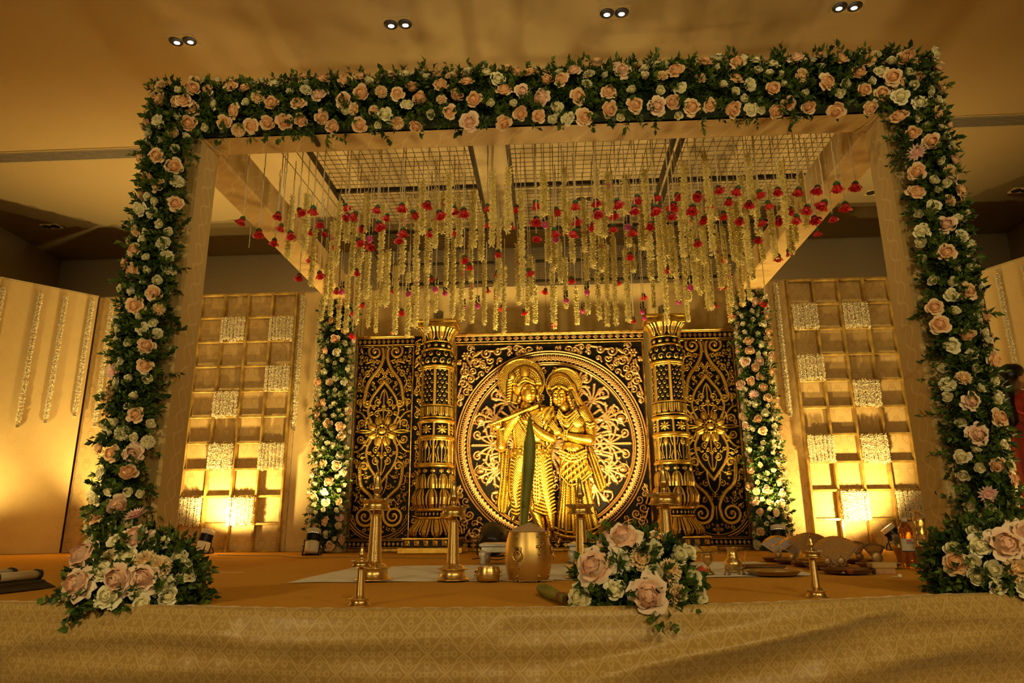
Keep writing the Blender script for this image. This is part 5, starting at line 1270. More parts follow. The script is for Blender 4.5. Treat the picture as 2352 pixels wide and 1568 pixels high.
# ------------------------------------------------------------------ brass
def brass(name, col, rough):
    M = Mat(name); x, y, z = M.coords(); n = M.noise(12, 3); M.set(color=M.mix(n, tuple(k*.78 for k in col), col), metal=1., rough=M.noise(40, 2)*.12+rough); return M.m
m_brass = brass('polished_brass', (.78, .56, .22), .25)
m_brushed = brass('brushed_brass', (.76, .53, .19), .34)
m_oldbrass = brass('old_brass', (.60, .42, .17), .28)
m_bronze = brass('dark_bronze', (.30, .18, .08), .38)
m_copper = brass('copper', (.52, .25, .12), .32)
m_wick = plain('cotton_wick', (.92, .88, .78), .9)
ZCL = .0055      # things on the cloth stand on its surface
def lamp(px_, py_, ptop, dw, label, group):
    p = atZ(px_, py_); Y = p.y+.05*dw/75; p = atY(px_, py_, Y); h = atY(px_, ptop, Y).z
    t = thing('brass_lamp', label, 'oil lamp', (p.x, Y, ZCL if Y > 2.6 else 0), group=group)
    k = dw/(.142*2)*(1/ (F_PX/((Vector((p.x, Y, h*.7))-CAMP).dot(FW))))     # horizontal scale from dish width
    z = lambda L: [(a*h, b*k) for a, b in L]
    obj('base', MB().lathe(z([(0, .150), (.004, .155), (.012, .150), (.02, .132), (.05, .116), (.09, .110), (.1, .115), (.104, .145), (.110, .146), (.114, .138), (.118, .107), (.135, .095), (.15, .068), (.162, .058)]), 48), m_brass, t)
    st = []; n = 46
    for i in range(n+1):
        a = .16+(.565-.16)*i/n; b = .057+(.042-.057)*i/n; st += [(a, b), (a+.0035, b*1.055), (a+.0055, b*1.055)]
    obj('stem', MB().lathe(z(st+[(.575, .043), (.578, .048), (.586, .048), (.59, .040), (.605, .031), (.625, .031), (.63, .03)]), 40), m_brass, t)
    obj('dish', MB().lathe(z([(.626, .02), (.626, .126), (.632, .131), (.638, .122), (.66, .108), (.685, .106), (.70, .112), (.712, .138), (.722, .146), (.728, .146), (.724, .138), (.714, .125), (.706, .09), (.704, .03)]), 48), m_brass, t)
    obj('spire', MB().lathe(z([(.700, .032), (.715, .024), (.745, .021), (.755, .025), (.76, .025), (.765, .020), (.79, .027), (.81, .040), (.825, .044), (.84, .042), (.87, .031), (.91, .024), (.965, .0175), (.972, .021), (.978, .019), (.99, .010), (1., .0008)]), 32), m_brass, t)
    for i in range(5):
        a = i*1.2566+.4; r0, r1 = .11*k, .148*k; zz = .712*h
        w_ = obj('wick', MB().tube([(r0*math.cos(a), r0*math.sin(a), zz), ((r0+r1)/2*math.cos(a+.08), (r0+r1)/2*math.sin(a+.08), zz+.008*h), (r1*math.cos(a), r1*math.sin(a), zz+.016*h)], .0042*k/.5, 5), m_wick, t)
    return p
BIG = 'large brass lamps on the white cloth'
lamp(858, 1337, 1083, 76, 'tall ringed brass lamp at the left end of the white cloth', BIG)
lamp(1040, 1337, 1105, 68, 'ringed brass lamp between the tall left lamp and the brass barrel', BIG)
lamp(1338, 1331, 1100, 68, 'ringed brass lamp just right of the brass barrel', BIG)
lamp(1537, 1326, 1068, 82, 'tall ringed brass lamp rising behind the middle flower arrangement', BIG)
lamp(826, 1393, 1249, 50, 'small brass lamp on the stage edge at the left', 'small brass lamps at the stage edge')
lamp(1876, 1374, 1226, 48, 'small brass lamp on the stage edge before the paper fans', 'small brass lamps at the stage edge')

# white cloth
M = Mat('white_cotton'); M.set(color=(.80, .76, .70), rough=.8, sheen=.1); M.bump(M.noise(9, 3), .4, .01); m_cloth = M.m
c = [atZ(655, 1339), atZ(1880, 1322), atZ(1735, 1290), atZ(822, 1302)]
u, v = np.meshgrid(np.linspace(0, 1, 140), np.linspace(0, 1, 50)); c = [np.array(k) for k in c]
P = ((1-u)*(1-v))[..., None]*c[0]+(u*(1-v))[..., None]*c[1]+(u*v)[..., None]*c[2]+((1-u)*v)[..., None]*c[3]
P[..., 1] += .012*np.sin(u*31)*(1-v)*np.sin(u*7)-.055*np.sin(u*PI)*(1-v)
P[..., 2] = .0028+.0012*np.sin(P[..., 0]*9+P[..., 1]*5)*np.sin(P[..., 1]*11)+.0008*np.sin(P[..., 0]*23-P[..., 1]*9)
obj('white_cloth', fast_grid_mesh('white_cloth', P), m_cloth, label='white cotton cloth spread on the stage carpet', cat='cloth')

# brass measuring barrel heaped with rice, palm spathe standing in it
PB = atY(1214, 1338, 2.985)
t = thing('brass_barrel', 'bulging brass measuring barrel heaped with rice', 'barrel', (PB.x, 2.985, ZCL))
pr = []
for i in range(61):
    s_ = i/60; z = .190*s_; r = .078+.018*math.sin(PI*(s_*.92+.06)); pr.append((z, r+(.0007 if i % 2 else 0)))
obj('body', MB().lathe([(0, .05)]+pr+[(.1895, .070), (.18, .070), (.17, .02)], 64), m_brushed, t)
for a, z in ((-2.1, .172), (-1.05, .172), (-2.1, .018), (-1.02, .018), (-1.05, .105), (-.35, .02), (-.35, .172), (-2.9, .1)):
    r = .079+.018*math.sin(PI*(z/.19*.92+.06)); obj('stud', MB().ell((0, 0, 0), (.007, .004, .007), 12, 8).torus((0, -.003, 0), .005, .0015, 12, 6, 'Y'), m_oldbrass, t, (r*math.cos(a), r*math.sin(a), z), (0, 0, a+PI/2))
for a in (-1.98, -.12, 1.5):
    r = .0965; k = obj('lug', MB().torus((0, -.004, .012), .012, .0035, 16, 6, 'Y').bevbox((0, -.002, .020), (.03, .006, .012), .002), m_oldbrass, t, (r*math.cos(a), r*math.sin(a), .105), (0, 0, a+PI/2))
    obj('ring_handle', MB().torus((0, -.010, -.008), .018, .003, 24, 8, 'Y'), m_brass, k)
ele = MB().ell((0, 0, 0), (.010, .004, .008), 12, 8).ell((-.011, -.001, .002), (.006, .004, .006), 10, 6).tube([(.009, -.002, .003), (.016, -.003, .012), (.017, -.003, .022)], [.002, .0018, .001], 5)
for s_ in (-.006, .006): ele.tube([(s_, 0, -.004), (s_, 0, -.014)], .0022, 5)
obj('applique', ele, m_oldbrass, t, (.0945*math.cos(-1.02), .0945*math.sin(-1.02), .13), (0, 0, -1.02+PI/2))
obj('applique', MB().add([(-.012, -.002, 0), (0, -.003, -.008), (.012, -.002, 0), (0, -.003, .018), (0, -.004, 0)], [(0, 1, 4), (1, 2, 4), (2, 3, 4), (3, 0, 4)]).tube([(0, -.002, -.005), (0, -.002, -.018)], .0018, 5), m_oldbrass, t, (.0935*math.cos(-1.95), .0935*math.sin(-1.95), .062), (0, 0, -1.95+PI/2))
# rice heap
g_ = np.random.default_rng(9); th, rr = np.meshgrid(np.linspace(0, 2*PI, 49), np.linspace(0, 1, 14)); hz = .186+.036*(1-rr**1.3)
P = np.stack([rr*.076*np.cos(th)+.006*(1-rr), rr*.076*np.sin(th), hz], -1)
m_rice = plain('parboiled_rice', (.62, .42, .22), .7, var=.25, scale=260, bump=.5)
rh = thing('rice_heap', 'heap of brown rice grains filling the brass barrel', 'rice', (PB.x, 2.985, ZCL+.003), kind='stuff')
obj('heap', fast_grid_mesh('heap', P), m_rice, rh)
b = MB(); gV = MB().ell((0, 0, 0), (.0036, .0013, .0013), 5, 4)
for i in range(1500):
    r = math.sqrt(g_.random()); a = g_.uniform(0, 6.28); z = .187+.036*(1-r**1.3); R3 = np.array(Euler((g_.normal(0, .4), g_.normal(0, .4), g_.uniform(0, 6.28))).to_matrix())
    b.add(gV.v[0]@R3.T+np.array((r*.076*math.cos(a)+.006*(1-r), r*.076*math.sin(a), z)), gV.f)
obj('grains', b, m_rice, rh, kind='stuff')
b = MB()
for i in range(140):
    a = g_.uniform(3.2, 6.2); r = g_.uniform(.088, .115); R3 = np.array(Matrix.Rotation(g_.uniform(0, 6), 3, 'Z')); b.add(gV.v[0]@R3.T+np.array((r*math.cos(a), r*math.sin(a), .007)), gV.f)
obj('spilled_rice', b, m_rice, None, (PB.x, 2.985, 0), kind='stuff', label='stray rice grains scattered around the foot of the brass barrel', cat='rice')
# spathe
M = Mat('spathe_green'); x, y, z = M.coords(); n = M.noise(6, 4); st = (x*900.).sin()*.5+.5
M.set(color=M.mix(n.step(.35, .7), (.13, .15, .015), (.22, .24, .03)), rough=.5); M.bump(st, .25, .002); m_spathe = M.m
bz = [atY(*q, 2.985) for q in ((1202, 1222), (1208, 1150), (1215, 1080), (1218, 1020), (1217, 985), (1216, 952))]
ts = thing('palm_spathe', 'tall green palm flower spathe standing in the rice', 'palm spathe', (PB.x, 2.985, .19))
pp = smooth_pts([(q.x-PB.x, q.z-.19) for q in bz], 40); rad = np.interp(np.linspace(0, 1, len(pp)), [0, .12, .4, .62, .85, 1], [.019, .021, .031, .032, .017, .0006])
obj('sheath', MB().tube(np.stack([pp[:, 0], 0*pp[:, 0], pp[:, 1]], -1), rad, 20, flat=.75), m_spathe, ts)
q = pp[:int(len(pp)*.75)]; rr = rad[:len(q)]
obj('outer_sheath', MB().tube(np.stack([q[:, 0]-rr*.80, 0*q[:, 0]-.004, q[:, 1]], -1), np.interp(np.linspace(0, 1, len(q)), [0, .1, .6, 1], [.004, .009, .009, .0005]), 10, flat=.5), plain('sheath_straw', (.42, .36, .10), .6, scale=60), ts)
obj('collar', MB().tube([(pp[8, 0]-.004, 0, pp[8, 1]-.03), (pp[10, 0]-.003, 0, pp[10, 1])], [.0225, .0235], 20, flat=.8), m_spathe, ts)
# cut spathe lying down
e0, e1 = atZ(1240, 1350, .02), atZ(1294, 1380, .014)
t = thing('palm_spathe', 'cut green palm spathe tip lying beside the middle flower arrangement', 'palm spathe', ((e0.x+e1.x)/2, (e0.y+e1.y)/2, .021))
d = (e1-e0); d.z = 0; L = d.length*1.1; ax = d.normalized(); pts = [np.array((ax.x*L*(s_-.5), ax.y*L*(s_-.5), 0)) for s_ in np.linspace(0, 1, 14)]
rr = np.interp(np.linspace(0, 1, 14), [0, .04, .2, .5, .8, 1], [.004, .013, .020, .0195, .014, .012])
obj('sheath', MB().tube(pts, rr, 18), m_spathe, t); obj('cut_end', MB().tube(pts[-3:], [.0145, .016, .010], 12), plain('cut_fibre', (.22, .10, .04), .8), t)

# small brass bowl with ring handles
p = atY(1121, 1339, 2.945); t = thing('brass_bowl', 'small straight sided brass bowl with ring handles', 'bowl', (p.x, 2.945, ZCL))
obj('body', MB().lathe([(0, .044), (.004, .047), (.012, .0485), (.03, .049), (.044, .0465), (.052, .044), (.054, .0445), (.054, .0425), (.05, .042), (.02, .045), (.006, .042), (.006, .001)], 48), m_brass, t)
for k in range(3): obj('band', MB().torus((0, 0, .012+.012*k), .0485, .0008, 48, 6), m_oldbrass, t)
for s_ in (-1, 1):
    l = obj('lug', MB().bevbox((0, 0, 0), (.006, .014, .012), .002), m_oldbrass, t, (s_*.050, 0, .036)); obj('ring_handle', MB().torus((s_*.004, 0, -.010), .011, .0018, 18, 6, 'X'), m_brass, l)

# silver stools
M = Mat('embossed_silver'); n = M.noise(110, 3); M.set(color=M.mix(n, (.50, .47, .42), (.86, .84, .78)), metal=.55, rough=.42); M.bump(n, .6, .004); m_silver = M.m
def stool(x0, Y, w_, label, h=.115, rz=0.):
    t = thing('silver_stool', label, 'stool', (x0+w_/2, Y, ZCL), (0, 0, rz), group='low embossed silver stools')
    obj('top', MB().bevbox((0, 0, h-.009), (w_, w_, .018), .006), m_silver, t, smooth=False); obj('apron', MB().bevbox((0, 0, h-.034), (w_*.92, w_*.92, .032), .003), m_silver, t, smooth=False)
    for sx_ in (-1, 1):
        for sy_2 in (-1, 1):
            a = sx_*w_*.42; b_ = sy_2*w_*.42
            obj('leg', MB().tube([(a, b_, h-.045), (a+sx_*.008, b_+sy_2*.008, h-.07), (a+sx_*.002, b_+sy_2*.002, .03), (a+sx_*.006, b_+sy_2*.006, .0)], [.024, .022, .015, .019], 10), m_silver, t)
p = atY(1098, 1258, 4.12); stool(p.x, 4.32, .34, 'low silver stool half hidden by the brass barrel')
p = atY(1310, 1262, 4.12); stool(p.x, 4.28, .36, 'low silver stool behind the middle flower arrangement', rz=-.12)

# incense stand, pot, spoon stand
p = atZ(1630, 1322); t = thing('incense_stand', 'small footed brass incense stand with a hanging chain', 'incense holder', (p.x, p.y+.02, ZCL))
obj('foot', MB().lathe([(0, .026), (.003, .027), (.008, .022), (.018, .012), (.03, .006), (.04, .006)], 28), m_oldbrass, t)
obj('cup', MB().lathe([(.036, .004), (.044, .014), (.06, .023), (.075, .024), (.088, .021), (.09, .023), (.088, .02), (.07, .018), (.06, .002)], 28), m_brass, t)
obj('dish', MB().lathe([(.092, .002), (.093, .022), (.097, .027), (.095, .022), (.094, .002)], 24), m_oldbrass, t, (.016, 0, -.002), (0, .25, 0))
ch = MB()
for k in range(14): ch.torus((-.026-.002*math.sin(k*.4), -.006, .086-.0045*k), .0028, .0009, 8, 5, 'Y' if k % 2 else 'X')
obj('chain', ch, m_brass, t)
lf = MB()
for k in range(4):
    a = 2.3+.25*k; lf.add([(-.012, 0, .094), (-.03*math.cos(.3*k)-.016, .004*k, .112+.006*k), (-.052, .003*k, .128+.004*k), (-.03, -.004*k, .106+.004*k)], [(0, 1, 2, 3)])
obj('dried_leaf', lf, plain('dried_leaf_brown', (.42, .30, .22), .8), t)
p = atZ(1690, 1318); t = thing('brass_pot', 'bulbous brass water pot with a tall neck', 'pot', (p.x, p.y+.03, ZCL))
obj('body', MB().lathe([(0, .020), (.004, .028), (.007, .024), (.012, .03), (.026, .039), (.04, .041), (.052, .036), (.062, .027), (.066, .0255), (.07, .027), (.074, .0245), (.09, .0225), (.104, .0235), (.108, .027), (.112, .027), (.111, .024), (.10, .021), (.06, .021), (.05, .001)], 40), m_brass, t)
p = atZ(1672, 1323); 
for (px_, py_, lb) in ((1672, 1323, 'tiny three legged brass cup before the bulbous brass pot'), (1705, 1322, 'tiny three legged brass cup right of the bulbous brass pot')):
    p = atZ(px_, py_); t = thing('brass_cup', lb, 'cup', (p.x, p.y, ZCL), group='tiny three legged brass cups')
    obj('bowl', MB().lathe([(.018, .002), (.02, .008), (.027, .013), (.031, .0135), (.029, .011), (.022, .002)], 20), m_oldbrass, t)
    for k in range(3): a = k*2.094+.5; obj('leg', MB().tube([(.007*math.cos(a), .007*math.sin(a), .021), (.010*math.cos(a), .010*math.sin(a), .010), (.0135*math.cos(a), .0135*math.sin(a), 0)], [.0035, .002, .004], 6), m_copper, t)
p = atZ(1712, 1316); t = thing('brass_spoon', 'upright brass ladle leaning on the brass pot', 'spoon', (p.x-.004, p.y, ZCL)); obj('handle', MB().tube([(0, 0, .004), (.006, 0, .05), (.014, 0, .095)], [.003, .0035, .0045], 8, flat=.5), m_brass, t); obj('scoop', MB().ell((0, 0, .007), (.010, .010, .006), 12, 8), m_brass, t)
p = atZ(1616, 1331); o = obj('red_rose', BUD, None, None, (p.x, p.y, .022), (1.9, .3, .4), (.8,)*3, label='loose red rosebud lying before the incense stand', cat='rose'); obj('calyx', CALYX, None, o)

# trays
def tray(px_, py_, r, mt, label, group='round brass trays'):
    p = atZ(px_, py_, .012); t = thing('brass_tray', label, 'tray', (p.x, p.y, .0055), group=group)
    n = 64
    obj('plate', MB().lathe([(0, .001), (0, r*.80), (.004, r*.84), (.016, r*.97), (.018, r), (.020, r), (.019, r*.965), (.007, r*.83), (.003, r*.80), (.003, .001)], n, cap=False), mt, t)
    fl = MB()
    for k in range(60): a = 2*PI*k/60; fl.tube([(r*.85*math.cos(a), r*.85*math.sin(a), .0085), (r*.95*math.cos(a), r*.95*math.sin(a), .0165)], .0015, 4)
    obj('fluting', fl, mt, t); return Vector((p.x, p.y, .007))
tray(1776, 1316, .118, m_oldbrass, 'empty yellow brass tray at the right end of the white cloth')
tray(1752, 1304, .115, m_bronze, 'empty dark tray behind the empty yellow brass tray')
def fan(px_, py_, r, spread, lean, cols, label, tilt=.22, turn=0., n=26):
    """pleated folding fan standing on its pivot"""
    P0 = atZ(px_, py_, .01); t = thing('folding_fan', label, 'fan', (P0.x, P0.y, .012), (-tilt, 0, turn), group='folding fans on the trays')
    def leafm(r0, r1, amp=.0035, dy=0.):
        b = MB(); a = np.linspace(PI/2+lean+spread/2, PI/2+lean-spread/2, n*2+1); z = amp*(np.arange(n*2+1) % 2)*1.0
        P = np.stack([np.stack([rr_*np.cos(a), dy+z*rr_/r*1.2, rr_*np.sin(a)], -1) for rr_ in (r0, r1)]); return b.grid(P)
    solid(obj('leaf', leafm(r*.22, r*.90), cols[0], t, smooth=False), .0008); solid(obj('edge_band', leafm(r*.90, r), cols[1], t, smooth=False), .0010); solid(obj('middle_band', leafm(r*.52, r*.58, dy=-.0012), cols[1], t, smooth=False), .0010)
    for s_ in (-1, 1):
        a = PI/2+lean+s_*spread/2; obj('guard_stick', MB().box((r*.5*math.cos(a), -.002, r*.5*math.sin(a)), (r, .004, .008), ry=-a), cols[2], t, smooth=False)
    rb = MB()
    for k in range(n): a = PI/2+lean-spread/2+spread*(k+.5)/n; rb.box((r*.14*math.cos(a), 0, r*.14*math.sin(a)), (r*.26, .0016, .003), ry=-a)
    obj('ribs', rb, cols[2], t, smooth=False); return t
m_lav = plain('lavender_paper', (.72, .68, .74), .7, var=.05); m_goldfoil = solid_gilt('gold_foil', (.95, .66, .18), (.70, .42, .08)); m_fanwhite = plain('fan_white_stick', (.85, .80, .68), .5)
M = Mat('pierced_brown_fan'); x, y, z = M.coords(); r_ = (x*x+z*z).sqrt(); th_ = z.op('ARCTAN2', x)
k_ = ((r_*620.).sin()*(th_*52.).sin()).step(-.1, .35); M.set(color=M.mix(k_, (.30, .14, .03), (.62, .42, .18)), rough=.6); m_pierced = M.m
m_fanbrown = plain('fan_brown', (.52, .26, .05), .5, var=.15); m_fandark = plain('fan_dark_wood', (.24, .13, .05), .5, var=.25, scale=80)
WH = (m_lav, m_goldfoil, m_fanwhite); BR = (m_pierced, m_fanbrown, m_fandark); BW = (m_fanbrown, m_fandark, m_fandark)
tr = [(1788, 1285, .095, 'leftmost'), (1822, 1290, .10, 'second from the left'), (1858, 1296, .09, 'third from the left'), (1900, 1302, .105, 'behind the small front lamp'), (1946, 1312, .112, 'nearest to the stage edge'), (1975, 1289, .095, 'rear right'), (2018, 1299, .105, 'rightmost, behind the wooden blocks')]
for (a, b_, r, lb) in tr: tray(a, b_, r, m_bronze, 'dark bronze tray carrying a folding fan, %s' % lb, 'dark trays with fans')
fan(1791, 1276, .135, 1.35, .28, WH, 'lavender folding fan with gold edges, leftmost of the row')
fan(1832, 1281, .135, 1.35, .25, WH, 'lavender folding fan with gold edges, second of the row')
fan(1868, 1286, .160, 1.55, .10, BR, 'pierced brown folding fan standing behind the small front lamp')
fan(1906, 1285, .130, 1.4, .05, (m_lav, m_fanbrown, m_fandark), 'lavender folding fan with brown edges behind the small front lamp')
fan(1930, 1302, .150, 1.75, .02, BR, 'large pierced brown folding fan in front of the row')
fan(1972, 1280, .10, 1.1, -.05, BW, 'plain brown folding fan half hidden behind the large pierced fan', n=16)
fan(2014, 1290, .10, 1.25, 0., BW, 'plain brown folding fan standing alone at the right end', n=12)
def mirror(px_, py_, h, mt, label, rx=.020):
    p = atZ(px_, py_, .012); t = thing('hand_mirror', label, 'mirror', (p.x, p.y-.03, .008), group='ornamental metal hand mirrors')
    obj('foot', MB().lathe([(0, .013), (.004, .013), (.010, .006), (h*.4, .005)], 16), mt, t)
    obj('disc', MB().ell((0, 0, h*.66), (rx, .004, rx*1.15), 20, 12), mt, t); obj('rim', MB().torus((0, 0, h*.66), rx*1.05, .0025, 26, 6, 'Y'), mt, t)
    obj('crest', MB().lathe([(h*.66+rx*1.15, .004), (h*.66+rx*1.4, .002), (h*.66+rx*1.7, .0004)], 10), mt, t)
for (a, b_, h, mt, lb) in ((1786, 1288, .055, m_bronze, 'round ornamental mirror before the leftmost fan'), (1819, 1294, .055, m_oldbrass, 'round ornamental mirror before the second fan'), (1898, 1306, .055, m_bronze, 'dark round mirror right of the small front lamp'), (1930, 1314, .075, m_bronze, 'slender brass mirror before the large pierced fan'), (1972, 1294, .06, m_bronze, 'dark round mirror before the half hidden brown fan'), (2012, 1304, .075, m_bronze, 'large dark round mirror before the rightmost fan')):
    mirror(a, b_, h, mt, lb, .024 if a == 2012 else .0165)
for (a, b_, lb) in ((1792, 1287, 'copper cup beside the leftmost round mirror'), (1834, 1293, 'copper cup beside the second round mirror'), (1912, 1307, 'copper cup behind the small front lamp'), (1950, 1315, 'copper cup on the tray nearest the stage edge'), (1984, 1293, 'copper cup beside the half hidden brown fan')):
    p = atZ(a, b_, .012); obj('copper_cup', MB().lathe([(0, .012), (.018, .0155), (.020, .0155), (.019, .0135), (.004, .010), (.004, .001)], 20), m_copper, None, (p.x, p.y-.012, .008), label=lb, cat='cup', group='copper cups on the trays')
p = atZ(1862, 1301, .01); obj('brass_dish', MB().lathe([(0, .014), (.004, .012), (.010, .008), (.014, .02), (.024, .036), (.026, .036), (.017, .02), (.012, .001)], 24), m_brass, None, (p.x, p.y, .010), label='shallow footed brass dish behind the small front lamp', cat='dish')

# wooden blocks
m_wood = plain('pale_wood', (.50, .32, .12), .6, var=.2, scale=14); m_wood2 = plain('reddish_wood', (.46, .25, .11), .6, var=.25, scale=40)
p = atZ(2036, 1319); 
t = obj('wooden_block', MB().bevbox((0, 0, .0125), (.088, .05, .025), .003), m_wood2, None, (p.x, p.y+.025, 0), smooth=False, label='reddish wooden block under the wider pale block', cat='block')
obj('wooden_block', MB().bevbox((0, 0, .0125), (.108, .06, .025), .004), m_wood, None, (p.x-.002, p.y+.028, .0255), smooth=False, label='pale wooden block lying on a reddish block beside the oil bottle', cat='block')
p = atZ(2062, 1323, .006); t = thing('garlic_clove', 'pale peeled bulb lying before the wooden blocks', 'bulb', (p.x, p.y, 0)); obj('clove', MB().ell((.008, 0, .008), (.009, .007, .008), 14, 10), plain('clove_skin', (.86, .78, .52), .5), t); obj('husk', MB().ell((-.012, 0, .004), (.016, .005, .003), 12, 8), plain('husk_skin', (.62, .50, .26), .7), t)

# oil bottles, pot and tin by the right column
def glassy(name, col, rough=.08):
    M = Mat(name); M.set(color=col, rough=rough, trans=.85, ior=1.35); M.bump(M.noise(45, 1), .6, .006); return M.m
m_oil = glassy('amber_oil', (.80, .30, .03)); m_clear = glassy('clear_plastic', (.90, .86, .55))
def bottle(p, h, mt, capm, label):
    t = thing('oil_bottle', label, 'bottle', p); k = h/.25
    prof = [(0, .026), (.004, .031), (.03, .033), (.07, .032), (.085, .0295), (.09, .0305), (.14, .0305), (.146, .0295), (.15, .032), (.175, .034), (.195, .033), (.212, .024), (.222, .015), (.232, .0135)]
    obj('body', MB().lathe([(a*k, b_*k) for a, b_ in prof], 40, fn=lambda T, z, r: r*(1+.022*np.sin(T*9+z*160)*((z < .08*k) | (z > .15*k)))), mt, t)
    obj('cap', MB().lathe([(.230*k, .0155*k), (.248*k, .0155*k), (.25*k, .014*k)], 24), capm, t); return t, k
p = atZ(2097, 1306); bt, k = bottle((p.x, p.y+.02, 0), .243, m_oil, m_whiteplastic, 'amber oil bottle with white cap and label beside the right column')
m_label = plain('label_paper', (.82, .80, .76), .5, var=.02); m_navy = plain('label_navy', (.04, .05, .16), .5); m_redink = plain('label_red', (.72, .05, .06), .5)
def arcstrip(z0, z1, a0, a1, r, mt, parent, name, n=14):
    a = np.linspace(a0, a1, n); P = np.stack([np.stack([r*np.cos(a), r*np.sin(a), 0*a+z], -1) for z in (z0, z1)]); return obj(name, MB().grid(P), mt, parent)
lab = arcstrip(.087*k, .147*k, -PI*.98, -PI*.02, .0318*k, m_label, bt, 'label', 30)
arcstrip(.083*k, .088*k, -PI*.98, -PI*.02, .0320*k, m_navy, lab, 'label_stripe', 30)
arcstrip(.1335*k, .140*k, -2.05, -1.30, .0322*k, m_redink, lab, 'red_print')
for i in range(7): arcstrip(.1235*k+(.0 if i % 2 else -.001), .1300*k+(.0015 if i % 3 == 0 else 0), -2.05+.18*i, -2.05+.18*i+.11, .0322*k, m_navy, lab, 'dark_print', 4)
arcstrip(.1195*k, .1205*k, -1.95, -1.0, .0322*k, m_navy, lab, 'dark_print')
a = -1.15; obj('drop_emblem', MB().torus((0, 0, 0), .0095*k, .0006, 24, 5, 'Y').lathe([(-.006*k, .0005), (-.004*k, .0045*k), (0, .0045*k), (.007*k, .0003)], 12), m_goldfoil, lab, (.0322*k*math.cos(a), .0322*k*math.sin(a), .104*k), (0, 0, a+PI/2), (1, .25, 1))
p = atY(2124, 1290, 4.05); tn = thing('oil_tin', 'green and yellow printed tin behind the oil bottle', 'tin', (p.x, 4.05, 0))
obj('body', MB().bevbox((0, 0, .045), (.11, .08, .09), .006), plain('tin_green', (.20, .22, .05), .4, var=.3), tn, smooth=False); obj('lid_rim', MB().bevbox((0, 0, .092), (.114, .084, .006), .002), m_copper, tn, smooth=False); obj('printed_band', MB().box((.012, -.0405, .045), (.05, .002, .08)), plain('tin_yellow', (.55, .42, .06), .4), tn, smooth=False)
obj('base_rim', MB().bevbox((0, 0, .004), (.116, .086, .010), .002), m_oldbrass, tn, smooth=False)
bottle((p.x, 4.05, .0955), .19, m_clear, plain('yellow_cap', (.75, .45, .04), .4), 'clear bottle with a yellow cap standing on the printed tin')
p = atZ(2084, 1292); vs = thing('bronze_vase', 'tapering bronze vase with flowers behind the oil bottle', 'vase', (p.x, p.y+.06, 0))
obj('body', MB().lathe([(0, .022), (.004, .024), (.03, .026), (.07, .038), (.095, .043), (.104, .036), (.108, .040), (.112, .041), (.10, .034)], 32), m_oldbrass, vs)
for k_ in range(4):
    a = 2.2+.5*k_; obj('long_leaf', MB().grid(np.array([[(s_*.10*math.cos(a)-w_*.012*math.sin(a)*math.sin(PI*min(1, s_+.1)), s_*.02*math.sin(a), .10+.09*s_-.06*s_*s_+.0*w_) for w_ in (-1, 0, 1)] for s_ in np.linspace(0, 1, 7)])), plain('strap_leaf', (.06, .14, .02), .4), vs, rot=(0, 0, .3*k_))
for k_ in range(5): obj('white_bloom', BLK[k_], None, vs, (-.028+.012*k_, -.02, .155-.01*k_), scale=(1.1, 1.1, .22))
obj('lily_bud', MB().lathe([(0, .004), (.02, .011), (.05, .012), (.075, .002)], 14), plain('lily_bud_cream', (.86, .74, .46), .5), vs, (.012, 0, .14), (0, .35, 0))

# flood fixture with two tubes at the left edge of the stage
p0, p1 = atZ(-60, 1372, .0), atZ(128, 1350, .0)
t = thing('tube_floodlight', 'black floodlight with two white tubes lying at the left stage edge', 'floodlight', (p1.x, p1.y, 0)); d = (p0-p1); d.z = 0; d.normalize(); n_ = Vector((-d.y, d.x, 0)); n_ = n_ if n_.y > 0 else -n_
L_ = .42
for k_, (off, z, sh) in enumerate(((.055, .052, .03), (.125, .060, .075))):
    a = d*sh+n_*off; b_ = a+d*L_
    tb = obj('tube', MB().tube([(a.x, a.y, z), (b_.x, b_.y, z)], .0165, 20), m_whiteplastic, t)
    for q in (a, a+d*.20): obj('end_cap', MB().tube([(q.x, q.y, z), (q.x+d.x*.018, q.y+d.y*.018, z)], .0205, 20), m_black, tb)
fl = [(.0, .0, .004), (d.x*L_, d.y*L_, .004), (d.x*(L_+.02)+n_.x*.06, d.y*(L_+.02)+n_.y*.06, .035), (d.x*.03+n_.x*.045, d.y*.03+n_.y*.045, .036)]
solid(obj('barn_door', MB().add(fl, [(0, 1, 2, 3)]), plain('matt_black_metal', (.035, .028, .02), .6), t, smooth=False), .003)
c_ = d*(L_*.5+.02)+n_*.10; obj('housing', MB().bevbox((c_.x, c_.y, .017), (L_, .15, .034), .006, math.atan2(d.y, d.x)), m_black, t, smooth=False)
# ------------------------------------------------------------------ woman standing at the right edge, seen from behind her left side, face turned to the right
PW = atY(2338, 842, 5.75); HW = PW.z+.01
W = thing('person', 'woman in a dark red sari with long black hair, cropped by the right edge', 'person', (PW.x-.055, 5.75, 0))
s_ = HW/1.58
def caps(b, pts, r):
    pts = [Vector(p)*s_ for p in pts]; rr = [k*s_ for k in (r if hasattr(r, '__len__') else [r]*len(pts))]; b.tube([tuple(p) for p in pts], rr, 12); b.ell(tuple(pts[0]), (rr[0],)*3, 12, 8); b.ell(tuple(pts[-1]), (rr[-1],)*3, 12, 8)
def remesh(o, v=.012, it=6):
    md = o.modifiers.new('blend', 'REMESH'); md.mode = 'VOXEL'; md.voxel_size = v; md.use_smooth_shade = True
    sm = o.modifiers.new('soften', 'SMOOTH'); sm.iterations = it; sm.factor = .5
    return o
m_skin = plain('brown_skin', (.30, .15, .075), .5, var=.06, sss=.0)
m_hair = plain('black_hair', (.006, .005, .005), .38, var=.3, scale=120)
